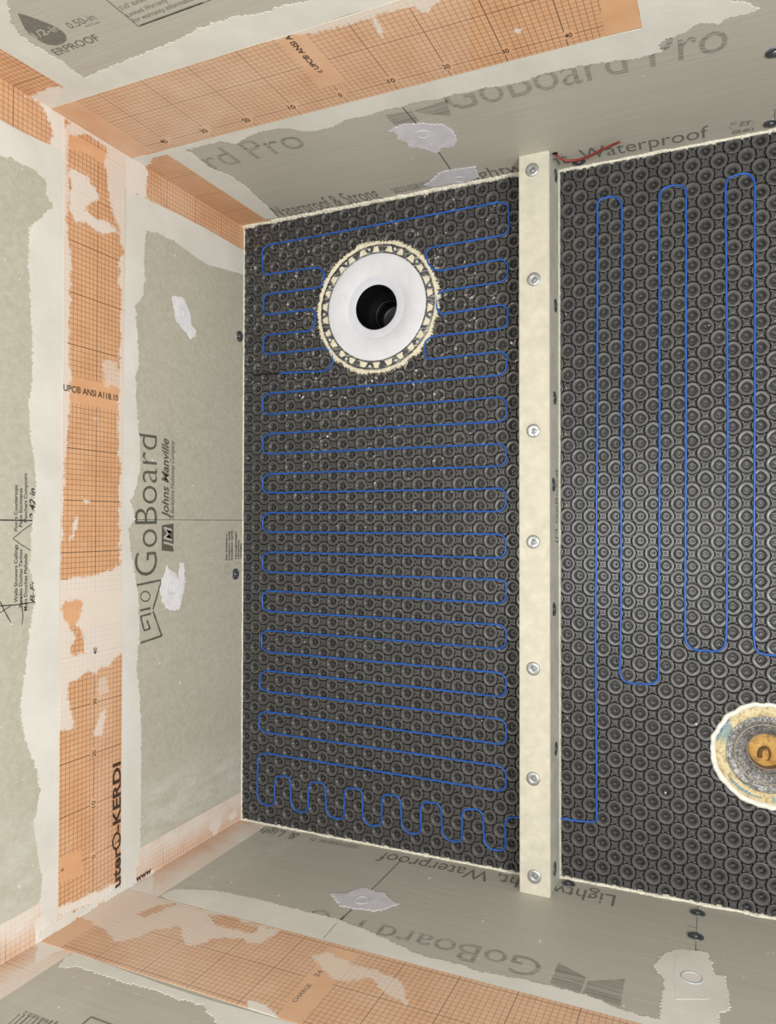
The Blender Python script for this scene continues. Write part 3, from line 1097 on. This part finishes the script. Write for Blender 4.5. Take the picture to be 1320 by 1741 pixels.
WM, HM = washer_mesh(), head_mesh()
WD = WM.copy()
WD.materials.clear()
WD.materials.append(m_simple('shade_toned_washer', srgb(112, 114, 120), .4, .8, var=.08, scale=300))  # same metal as the curb-top washers, shade put into the colour


def washer(P, nrm, parent=None, label=None, group=None, rot=0.0):
    o = bpy.data.objects.new('screw_washer', WM if nrm[2] > .5 else WD)  # pale copy facing up, shade-toned copy on upright faces
    C.objects.link(o)
    q = Vector(nrm).to_track_quat('Z', 'Y').to_matrix().to_4x4()
    tilt = Matrix.Rotation(random.uniform(-.07, .07), 4, 'X') @ Matrix.Rotation(random.uniform(-.07, .07), 4, 'Y') @ Matrix.Rotation(rot, 4, 'Z')
    o.matrix_world = Matrix.Translation(P) @ q @ tilt
    h = bpy.data.objects.new('screw_head', HM)
    C.objects.link(h)
    h.parent = o
    h.location = (0, 0, .0002)
    if parent:
        o.parent = parent
    if label:
        tag(o, label, 'washer', group)
    return o


for x, y in ((905, 289), (908, 475), (907.5, 732.5), (907, 921), (907, 1137), (907, 1324), (909, 1490)):
    washer(ray(x, y, 2, CH) + Vector((0, 0, .0004)), (0, 0, 1), curb, rot=random.random() * 3)
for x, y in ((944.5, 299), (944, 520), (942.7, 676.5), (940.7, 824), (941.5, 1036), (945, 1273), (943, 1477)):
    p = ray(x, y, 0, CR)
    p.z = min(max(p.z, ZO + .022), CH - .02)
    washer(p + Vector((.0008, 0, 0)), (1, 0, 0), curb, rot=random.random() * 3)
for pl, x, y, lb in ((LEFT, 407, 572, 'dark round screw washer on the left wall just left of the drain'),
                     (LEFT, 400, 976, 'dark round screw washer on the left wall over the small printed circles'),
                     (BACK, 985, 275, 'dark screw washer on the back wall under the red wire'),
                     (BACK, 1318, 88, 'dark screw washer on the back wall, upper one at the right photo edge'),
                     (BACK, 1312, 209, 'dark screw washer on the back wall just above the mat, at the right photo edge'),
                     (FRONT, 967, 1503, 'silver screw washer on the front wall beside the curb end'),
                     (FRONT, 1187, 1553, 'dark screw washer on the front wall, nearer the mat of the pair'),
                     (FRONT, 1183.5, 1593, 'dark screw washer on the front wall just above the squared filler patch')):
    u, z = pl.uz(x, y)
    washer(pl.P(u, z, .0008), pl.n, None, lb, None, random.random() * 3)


# ------------------------------------------------------------------ tubes and cable
def fillet(pts, r, n=6):
    out = [pts[0]]
    for i in range(1, len(pts) - 1):
        a, b, c = pts[i - 1], pts[i], pts[i + 1]
        d1, d2 = (a - b), (c - b)
        l1, l2 = d1.length, d2.length
        if l1 < 1e-6 or l2 < 1e-6:
            continue
        s = min(r, .48 * l1, .48 * l2)
        p, q = b + d1 / l1 * s, b + d2 / l2 * s
        for k in range(n + 1):
            t = k / n
            out.append(p * (1 - t) ** 2 + b * 2 * t * (1 - t) + q * t * t)
    out.append(pts[-1])
    return out


def resample(pts, step):
    out = [pts[0]]
    for a, b in zip(pts[:-1], pts[1:]):
        k = max(1, int((b - a).length / step))
        for q in range(1, k + 1):
            out.append(a.lerp(b, q / k))
    return out


def tube(name, pts, r, mat, parent=None, seg=8, rf=None):
    V, F = [], []
    up = Vector((0, 0, 1))
    n = len(pts)
    for i, p in enumerate(pts):
        t = (pts[min(i + 1, n - 1)] - pts[max(i - 1, 0)])
        if t.length < 1e-9:
            t = Vector((1, 0, 0))
        t.normalize()
        s = t.cross(up)
        if s.length < .05:
            s = t.cross(Vector((1, 0, 0)))
        s.normalize()
        v = s.cross(t)
        rr = r if rf is None else rf(i / (n - 1)) * r
        for k in range(seg):
            a = 2 * math.pi * k / seg
            V.append(p + s * math.cos(a) * rr + v * math.sin(a) * rr)
    for i in range(n - 1):
        for k in range(seg):
            k2 = (k + 1) % seg
            F.append((i * seg + k, i * seg + k2, (i + 1) * seg + k2, (i + 1) * seg + k))
    F.append(list(range(seg))[::-1])
    F.append([(n - 1) * seg + k for k in range(seg)])
    return link(name, mesh(name, V, F, True), mat, parent)


def cpx(lst, ox, oy, s):
    return [(ox + a / s, oy + b / s) for a, b in lst]


shower_px = cpx([(200, 778), (400, 768), (428, 752), (441, 725), (435, 685), (400, 665), (145, 693), (126, 682), (128, 620), (145, 605), (335, 588), (358, 562), (362, 510), (345, 490),
                 (140, 515), (127, 500), (128, 440), (145, 423), (375, 393), (398, 370), (400, 325), (370, 302), (140, 335), (124, 322), (122, 225), (145, 203), (1195, 8),
                 (1227, 25), (1230, 130), (1205, 158), (875, 215), (857, 235), (862, 280), (890, 312), (925, 318), (1200, 265), (1226, 287), (1222, 348), (1195, 368), (925, 410), (903, 430),
                 (905, 490), (925, 514), (1200, 470), (1225, 490), (1222, 560), (1190, 578), (885, 612), (853, 635), (852, 700), (870, 716), (1197, 680), (1222, 697), (1215, 765), (1190, 787)],
                400, 340, 2.64)
shower_px += cpx([(148, 24), (123, 45), (125, 108), (145, 118), (1195, 40), (1218, 60), (1220, 122), (1195, 150), (148, 205), (124, 222), (126, 285), (145, 295), (1195, 250), (1217, 268), (1217, 328),
                  (1192, 350), (148, 385), (123, 405), (124, 455), (145, 470), (1195, 450), (1216, 468), (1216, 530), (1192, 553), (148, 560), (124, 578), (124, 630), (145, 645), (1192, 655), (1215, 675),
                  (1215, 740), (1190, 762), (148, 735), (123, 752), (123, 810), (148, 825), (1195, 860)], 400, 660, 2.64)
shower_px += cpx([(1216, -30), (1217, 45), (1195, 68), (145, 12), (122, 28), (123, 88), (145, 103), (1195, 165), (1217, 185), (1218, 250), (1193, 272), (145, 190), (118, 205), (118, 265), (140, 285), (1193, 380),
                  (1217, 402), (1217, 465), (1193, 487), (138, 370), (112, 388), (110, 445), (138, 463), (1195, 588)], 400, 1000, 2.64)
shower_px += cpx([(1217, 30), (1218, 98), (1192, 120), (132, -28), (106, -10), (108, 50), (132, 65), (1190, 218), (1215, 242), (1217, 308), (1192, 330), (128, 158), (102, 175), (98, 350), (112, 375), (135, 394),
                  (163, 396), (177, 385), (178, 285), (190, 263), (232, 262), (248, 280), (250, 385), (270, 418), (305, 426), (327, 412), (328, 310), (345, 290), (388, 292), (405, 310), (408, 418), (430, 448),
                  (475, 458), (489, 442), (490, 337), (507, 315), (555, 320), (572, 340), (572, 453), (597, 482), (640, 489), (657, 475), (658, 365), (674, 345), (725, 349), (742, 370), (748, 488), (772, 516),
                  (815, 525), (834, 507), (832, 400), (850, 377), (905, 384), (924, 405), (930, 518), (947, 546), (1000, 560), (1019, 545), (1018, 430), (1036, 410), (1090, 412), (1113, 432), (1118, 558),
                  (1140, 588), (1195, 599), (1213, 580), (1212, 470), (1227, 450), (1270, 447)], 400, 1220, 2.64)
ZC = .0060
path = [ray(x, y, 2, ZC) for x, y in shower_px]
# under the curb and out to the second mat
e = ray(952, 1391, 2, ZO + ZC)
path += [Vector((CL + .004, path[-1].y, ZC)), Vector((CR - .008, e.y + .001, ZO + ZC))]
out_px = [(952, 1391), (983, 1396), (1013, 1398), (1015, 1388), (1013, 1080), (1016, 700), (1016, 348), (1021, 338), (1045, 333), (1057, 343), (1058, 356), (1057, 700), (1056, 1080), (1054, 1146), (1060, 1157), (1070, 1161),
          (1108, 1164), (1120, 1155), (1121, 1080), (1122, 700), (1121, 334), (1128, 320), (1145, 315), (1161, 315), (1167, 323), (1167, 700), (1165, 1080), (1167, 1094), (1179, 1105), (1221, 1108), (1232, 1100),
          (1236, 1080), (1238, 700), (1234, 325), (1237, 303), (1258, 296), (1275, 295), (1284, 308), (1284, 700), (1282, 1080), (1284, 1102), (1291, 1111), (1325, 1116), (1350, 1118)]
path += [ray(x, y, 2, ZO + ZC) for x, y in out_px]
path = resample(fillet(path, .007, 4), .006)
path = [p + Vector((noise.noise(p * 45) * .0007, noise.noise(p * 45 + Vector((9, 0, 0))) * .0007, noise.noise(p * 60) * .0004)) for p in path]
cable = tag(tube('heating_cable', path, .0024, M_WIRE),
            'thin bright blue cable snaking in loops through both studded mats', 'cable')
sp = [ray(x, y, 2, ZC) for x, y in ((432, 638), (445, 636), (462, 635), (476, 634.5))]
tube('cable_splice', resample(sp, .004), .0029, M_BLACK, cable, rf=lambda t: .8 + .3 * math.sin(9 * t) ** 2)['label'] = 'black splice at the cable end'

# red sensor wire on the back wall
rp = []
for x, y, off in ((945, 262, .000), (950, 268, .008), (962, 273, .012), (980, 273, .014), (1000, 267, .016), (1025, 254, .016), (1054, 241, .018)):
    rp.append(ray(x, y, 1, YT - off))
rp = resample(fillet(rp, .02, 5), .003)
rw = tag(tube('sensor_wire', rp, 0.0026, M_RED), 'short red wire poking out of the back wall beside the curb', 'wire')
rp2 = [p + Vector((0, .0004, -.0030)) for p in rp[2:]]
tube('second_strand', rp2, .0018, M_DRED, rw)['label'] = 'darker red strand under the first'
u, z = BACK.uz(944, 261)
V = [BACK.P(u + .006 * math.cos(i * math.pi / 6) * (1 + .3 * math.sin(2.3 * i)), z + .007 * math.sin(i * math.pi / 6), .0004) for i in range(12)]
link('wire_hole', mesh('wire_hole', V, [list(range(12))]), M_BLACK, wall_back)


# ------------------------------------------------------------------ mortar beads along the floor joints
def bead(A, B, inw, wd, ht, label, z0a=0.0, seed=0, rag=1.0, rise=None):
    """irregular fillet from A to B; inw points from the wall onto the floor"""
    A, B, inw = Vector(A), Vector(B), Vector(inw)
    L = (B - A).length
    n = int(L / .0022)
    V, F = [], []
    K = 7
    for i in range(n + 1):
        p = A.lerp(B, i / n)
        s = i / n * L
        w1 = wd * (1 + rag * (.55 * noise.fractal(Vector((s * 25, seed, 0)), .8, 2, 4) + .35 * noise.noise(Vector((s * 190, seed, 5)))))
        h1 = (rise or ht) * (1 + rag * (.5 * noise.fractal(Vector((s * 22, seed + 3, 0)), .8, 2, 4) + .3 * noise.noise(Vector((s * 170, seed, 8)))))
        w1, h1 = max(w1, .0015), max(h1, .0012)
        for k in range(K):
            t = k / (K - 1)
            a = t * math.pi / 2
            lump = 1 + .12 * noise.noise(Vector((s * 260, k * .9, seed)))
            V.append(p + inw * (w1 * math.sin(a) * lump) + Vector((0, 0, 1)) * (h1 * math.cos(a) * lump))
        V.append(p + Vector((0, 0, -.001)))
    m = K + 1
    for i in range(n):
        for k in range(K):
            F.append((i * m + k, (i + 1) * m + k, (i + 1) * m + k + 1, i * m + k + 1))
    F.append(list(range(m)))
    F.append([n * m + k for k in range(m)][::-1])
    return tag(link('mortar_bead', mesh('mortar_bead', V, F, False), M_BEAD), label, 'mortar bead')


bead((XL, YT, 0), (CL, YT, 0), (0, -1, 0), .006, .012, 'ragged cream mortar bead where back wall meets the shower mat', seed=1)
bead((CR, YT, ZO), (.36, YT, ZO), (0, -1, 0), .005, .008, 'ragged white mortar bead where back wall meets the right mat', seed=2)
bead((XL, YB, 0), (CL, YB, 0), (0, 1, 0), .0045, .007, 'ragged cream mortar bead where front wall meets the shower mat', seed=3)
bead((CR, YB, ZO), (.36, YB, ZO), (0, 1, 0), .0048, .008, 'ragged white mortar bead where front wall meets the right mat', seed=4)
bead((CR, YB, ZO), (CR, YT, ZO), (1, 0, 0), .0035, .011, 'thin straight mortar bead along the right foot of the curb', seed=5, rag=.45)
bead((XL, YB, 0), (XL, YT, 0), (1, 0, 0), .0035, .005, 'thin pale mortar bead along the foot of the left wall', seed=6, rag=.7)


# ------------------------------------------------------------------ lathe and drain
def lathe(name, prof, mat, parent=None, cx=0, cy=0, n=96, smooth=True, wob=0, seed=0):
    V, F = [], []
    for r, z in prof:
        for i in range(n):
            a = 2 * math.pi * i / n
            rr = r * (1 + wob * noise.noise(Vector((math.cos(a) * 6, math.sin(a) * 6, seed + r * 30))))
            V.append((cx + rr * math.cos(a), cy + rr * math.sin(a), z))
    for k in range(len(prof) - 1):
        for i in range(n):
            j = (i + 1) % n
            F.append((k * n + i, k * n + j, (k + 1) * n + j, (k + 1) * n + i))
    return link(name, mesh(name, V, F, smooth), mat, parent)


def empty(name, loc):
    o = bpy.data.objects.new(name, None)
    C.objects.link(o)
    o.location = loc
    o.empty_display_size = .05
    return o


dr = tag(empty('shower_drain', (DR[0], DR[1], 0)), 'round white shower drain with a black opening set in the studded mat', 'drain')


def m_flange():
    t = NT('scuffed_grey_flange_plastic')
    n1 = t.noise(1, 5, .7, (40, 260, 40))
    c = t.mix(t.rng(n1, .5, .62), srgb(58, 60, 62), srgb(168, 168, 164))
    return t.out(c, .3)


M_FLG = m_flange()
lathe('flange', [(.153, -.001), (.153, .0028), (.1275, .0022), (.1265, -.001), (.06, -.001)], M_FLG, dr)
lathe('disc_centre', [(.0535, -.012), (.0538, .0022), (.0560, .0034), (.0740, .0040), (.0742, .0040)], m_simple('sheen_toned_dish', srgb(196, 196, 204), .7, var=.015, scale=30), dr)['label'] = 'slightly greyer dished middle of the disc'  # bluish-grey sheen of the dish put into its colour
lathe('cover_disc', [(.0742, .0040), (.0755, .0052), (.1262, .0062), (.1285, .0056), (.1288, .0022)], M_DISC, dr)
lathe('throat', [(.0537, .0030), (.0530, -.03), (.0520, -.075), (.0380, -.080), (.0375, -.115), (.030, -.118), (.0001, -.118)], M_BLACK, dr)
lathe('pipe_rim', [(.0395, -.0795), (.0390, -.0765), (.0365, -.0765), (.0360, -.10)], M_BLACK, dr)
for o_ in dr.children:
    pass
for ch in dr.children:
    if ch.name.startswith('throat'):
        ch['label'] = 'black open throat'
ntab = 26
for i in range(ntab):
    a = 2 * math.pi * (i + .5) / ntab + random.uniform(-.012, .012)
    r0, r1 = .1330, .1460
    sk = random.uniform(.8, 1.15)
    w0, w1 = .0100 * sk, .0052 * sk
    if i % 2:
        w0, w1 = w0 * 1.05, w1 * .95
    ca, sa = math.cos(a), math.sin(a)
    V = []
    for zz in (.0024, .0044):
        for rr, ww in ((r0, -w0), (r0, w0), (r1, w1), (r1, -w1)):
            rj = rr + random.uniform(-.0008, .0008)
            V.append((rj * ca - ww * sa, rj * sa + ww * ca, zz))
    V.append(((r0 + r1) / 2 * ca, (r0 + r1) / 2 * sa, .0052))
    F = [(0, 1, 5, 4), (1, 2, 6, 5), (2, 3, 7, 6), (3, 0, 4, 7), (4, 5, 8), (5, 6, 8), (6, 7, 8), (7, 4, 8)]
    link('mortar_tab', mesh('mortar_tab', V, F), M_CREAM, dr)
M_RIV = m_simple('pale_rivet', srgb(190, 190, 184), .4)
for i in range(ntab // 2):
    a = 2 * math.pi * (2 * i + 1.03) / ntab
    V, F = [], []
    n = 14
    for r, z in ((.0034, .0026), (.0032, .0044), (.0022, .0048), (.0015, .0036), (.0001, .0036)):
        for k in range(n):
            b = 2 * math.pi * k / n
            V.append((.1420 * math.cos(a) + r * math.cos(b), .1420 * math.sin(a) + r * math.sin(b), z))
    for q in range(4):
        for k in range(n):
            F.append((q * n + k, q * n + (k + 1) % n, (q + 1) * n + (k + 1) % n, (q + 1) * n + k))
    link('rivet', mesh('rivet', V, F, True), M_RIV, dr)

# ragged mortar collar around the drain
V, F = [], []
n, K = 900, 12
for i in range(n):
    a = 2 * math.pi * i / n
    ca, sa = math.cos(a), math.sin(a)
    base = Vector((ca * 3, sa * 3, 0))
    ro = .1625 + .0055 * noise.fractal(base * 2.2, .9, 2, 4) + .0060 * noise.noise(base * 17) + .0022 * noise.noise(base * 60)
    ri = .1500 + .0012 * noise.noise(base * 3) + .0008 * noise.noise(base * 30)
    if math.cos(a - .25) > .86 or math.cos(a + .75) > .93:
        ro += .004 * abs(noise.noise(base * 30))
    for k in range(K):
        t = k / (K - 1)
        r = ri + (ro - ri) * t
        prof = math.sin(min(1, t * 1.15 + .02) * math.pi) ** .55 if t < .97 else .15
        z = .0022 + .0062 * prof * (1 + .35 * noise.noise(Vector((ca * r * 300, sa * r * 300, 2))) + .25 * noise.noise(Vector((ca * r * 900, sa * r * 900, 2))))
        V.append((DR[0] + r * ca, DR[1] + r * sa, z if k < K - 1 else .0005))
for i in range(n):
    j = (i + 1) % n
    for k in range(K - 1):
        F.append((i * K + k, i * K + k + 1, j * K + k + 1, j * K + k))
tag(link('mortar_collar', mesh('mortar_collar', V, F, True), M_CREAM), 'ragged cream mortar ring squeezed out around the white shower drain', 'mortar ring')

# ------------------------------------------------------------------ pipe flange at the right
fl = tag(empty('pipe_flange', (FL[0], FL[1], ZO)), 'stained round floor flange with yellow foam plug, cut by the right photo edge', 'pipe flange')


def m_mottle(name, cols, sc=30, rough=.6, metal=0, lo=.35, hi=.65, bump=.5):
    t = NT(name)
    n1 = t.noise(sc, 6, .7)
    n2 = t.noise(sc * 4, 4, .7)
    n3 = t.noise(sc * .35, 4, .6)
    c = t.mix(t.rng(n1, lo, hi), cols[0], cols[1])
    c = t.mix(t.rng(n2, .47, .66), c, cols[2])
    if len(cols) > 3:
        c = t.mix(t.rng(n3, .57, .62), c, cols[3])
    t.bump(n2, bump, .0015)
    return t.out(c, rough, metal)


M_WAX = m_mottle('old_wax_and_rust', (srgb(186, 170, 124), srgb(204, 192, 156), srgb(146, 116, 70), srgb(120, 140, 140)), 32)
M_OLDM = m_mottle('stained_steel', (srgb(70, 68, 68), srgb(122, 120, 118), srgb(176, 172, 166)), 60, .5, .3)
M_FOAM = m_mottle('yellow_foam', (srgb(176, 132, 62), srgb(196, 158, 90), srgb(140, 98, 48)), 26, .8)
M_RIM = m_simple('white_mortar_rim', srgb(208, 206, 196), .75, var=.04, scale=100, bump=.5)
lathe('mortar_rim', [(.1035, .000), (.1030, .0060), (.0990, .0075), (.0945, .0050), (.0925, -.002)], M_RIM, fl, wob=.035, n=160)
lathe('wax_ring', [(.0955, -.001), (.0920, .0030), (.0860, .0018), (.0800, .0030), (.0750, -.0005), (.0735, -.003)], M_WAX, fl, wob=.02, n=160, seed=4)
lathe('outer_plate', [(.0760, -.002), (.0740, -.0005), (.0600, -.004), (.0585, -.0065)], M_OLDM, fl)
lathe('plate_groove', [(.0597, -.0030), (.0587, -.0015), (.0572, -.0030), (.0570, -.008)], m_simple('pale_seal', srgb(146, 138, 118), .6), fl)
lathe('inner_plate', [(.0580, -.005), (.0480, -.010), (.0400, -.018), (.0365, -.026)], M_OLDM, fl)
lathe('pipe', [(.0375, -.034), (.0370, -.0235), (.0345, -.0230), (.0338, -.030), (.0336, -.095)], m_simple('brown_pipe', srgb(120, 104, 92), .45, .3, var=.1), fl)
V, F = [], []
n, K = 48, 16
for k in range(K + 1):
    r = .0335 * k / K
    for i in range(n):
        a = 2 * math.pi * i / n
        x, y = r * math.cos(a), r * math.sin(a)
        z = -.045 + .005 * math.cos(r / .0335 * 1.3) + .003 * noise.noise(Vector((x * 70, y * 70, 0)))
        # curled groove
        for q in range(14):
            t = q / 13
            gx, gy = -.004 + .013 * math.cos(2.6 - 2.9 * t) * (1 - .2 * t), -.008 + .012 * math.sin(2.6 - 2.9 * t) + .002 - .012 * (q == 0)
            dd = math.hypot(x - gx, y - gy)
            z -= .0011 * math.exp(-(dd / .0026) ** 2)
        V.append((x, y, z))
for k in range(K):
    for i in range(n):
        j = (i + 1) % n
        F.append((k * n + i, k * n + j, (k + 1) * n + j, (k + 1) * n + i))
link('foam_plug', mesh('foam_plug', V, F, True), M_FOAM, fl)['label'] = 'yellow-brown foam plug in the pipe'

cp = []
for q in range(22):
    t = q / 21
    a = 3.6 - 4.6 * t
    cp.append(Vector((-.002 + .0105 * math.cos(a) * (1 - .25 * t), -.010 + .0140 * math.sin(a), -.0385 + .0004 * math.sin(9 * t))))
cl = tube('dark_curl', cp, .0034, m_mottle('charred_brown', (srgb(60, 38, 22), srgb(96, 62, 32), srgb(150, 104, 56)), 160, .8), fl, rf=lambda t: 1.3 - 1.0 * t)
cl['label'] = 'dark brown curl on the foam'
for a0, a1, rr in ((2.35, 3.0, .0915), (3.7, 4.6, .0850)):
    bl = [Vector((rr * math.cos(a0 + (a1 - a0) * q / 20), rr * math.sin(a0 + (a1 - a0) * q / 20), .0018)) for q in range(21)]
    tube('blue_residue', bl, .0028, m_mottle('faded_blue', (srgb(46, 96, 130), srgb(110, 150, 170), srgb(186, 180, 150)), 90, .6), fl,
         rf=lambda t: .2 + .9 * math.sin(math.pi * t))['label'] = 'blue streak of old residue'

# ------------------------------------------------------------------ crumbs
crumbs = [(633, 648, 4, 's', 'white crumb on the shower mat directly below the white drain'),
          (557, 742, 4, 's', 'isolated white crumb among the cable loops, lower left of the drain'),
          (525, 427, 3, 's', 'pale crumb on the shower mat upper left of the drain ring'),
          (870, 583, 5, 's', 'largest pale crumb, lying on the shower mat against the curb'),
          (876, 580, 3, 's', 'small crumb touching the largest crumb beside the curb'),
          (427, 458, 2.5, 's', 'pale crumb at the left wall, left of the upper cable loops'),
          (422, 779, 3, 's', 'pale crumb at the left wall, level with the large board logo'),
          (489, 496, 2, 's', 'tiny crumb on the blue cable loop left of the drain'),
          (572, 712, 2, 's', 'tiny crumb below the drain, above the isolated white crumb'),
          (697, 700, 2, 's', 'tiny crumb on the shower mat to the lower right of the drain'),
          (768, 836, 2, 's', 'tiny crumb on the blue cable at mid height, nearer the curb'),
          (758, 1058, 2, 's', 'tiny crumb on the blue cable in the lower half, nearer the curb'),
          (533, 634, 2, 's', 'tiny crumb beside the cable near the black splice'),
          (820, 1225, 2, 's', 'tiny crumb low on the shower mat, close to the curb'),
          (1132, 1348, 3, 'o', 'round white crumb in a stud to the lower left of the pipe flange'),
          (1184, 1231, 3.4, 'o', 'square white crumb just left of the pipe flange'),
          (1144, 1223, 1.6, 'o', 'tiny white crumb farther left of the square crumb by the flange'),
          (1206, 553, 2, 'o', 'tiny pale crumb between the two right cable loops'),
          (1112, 438, 2, 'o', 'tiny pale crumb left of the middle cable loop, near its top'),
          (1096, 1438, 1.6, 'o', 'tiny pale crumb near the front end of the right mat'),
          (963, 534, 2, 'o', 'thin white shaving on the right mat beside the curb, nearest the back wall'),
          (963, 660, 2.5, 'o', 'thin white shaving on the right mat beside the curb, second from the back wall'),
          (962, 738, 2.5, 'o', 'thin white shaving on the right mat beside the curb, third from the back wall'),
          (964, 860, 2.2, 'o', 'thin white shaving on the right mat beside the curb, fourth from the back wall'),
          (965, 1220, 2, 'o', 'thin white shaving on the right mat beside the curb, nearest the front wall')]
for i, (x, y, s, k, lb) in enumerate(crumbs):
    z = .0062 if k == 's' else ZO + .0062
    p = ray(x, y, 2, z)
    bm = bmesh.new()
    bmesh.ops.create_icosphere(bm, subdivisions=2, radius=s * .00062)
    st = Vector((1, 1.0, .7))
    if 'shaving' in lb:
        st = Vector((.5, 2.4, .5))
    for v in bm.verts:
        v.co *= 1 + .5 * noise.noise(v.co * 900 + Vector((i * 3, 0, 0)))
        v.co = Vector((v.co.x * st.x, v.co.y * st.y, v.co.z * st.z))
    me = bpy.data.meshes.new('mortar_crumb')
    bm.to_mesh(me)
    bm.free()
    o = link('mortar_crumb', me, M_RIM)
    o.location = p
    o.rotation_euler = (0, 0, random.uniform(0, .9))
    tag(o, lb, 'crumb', 'mortar crumbs on the studded mats')
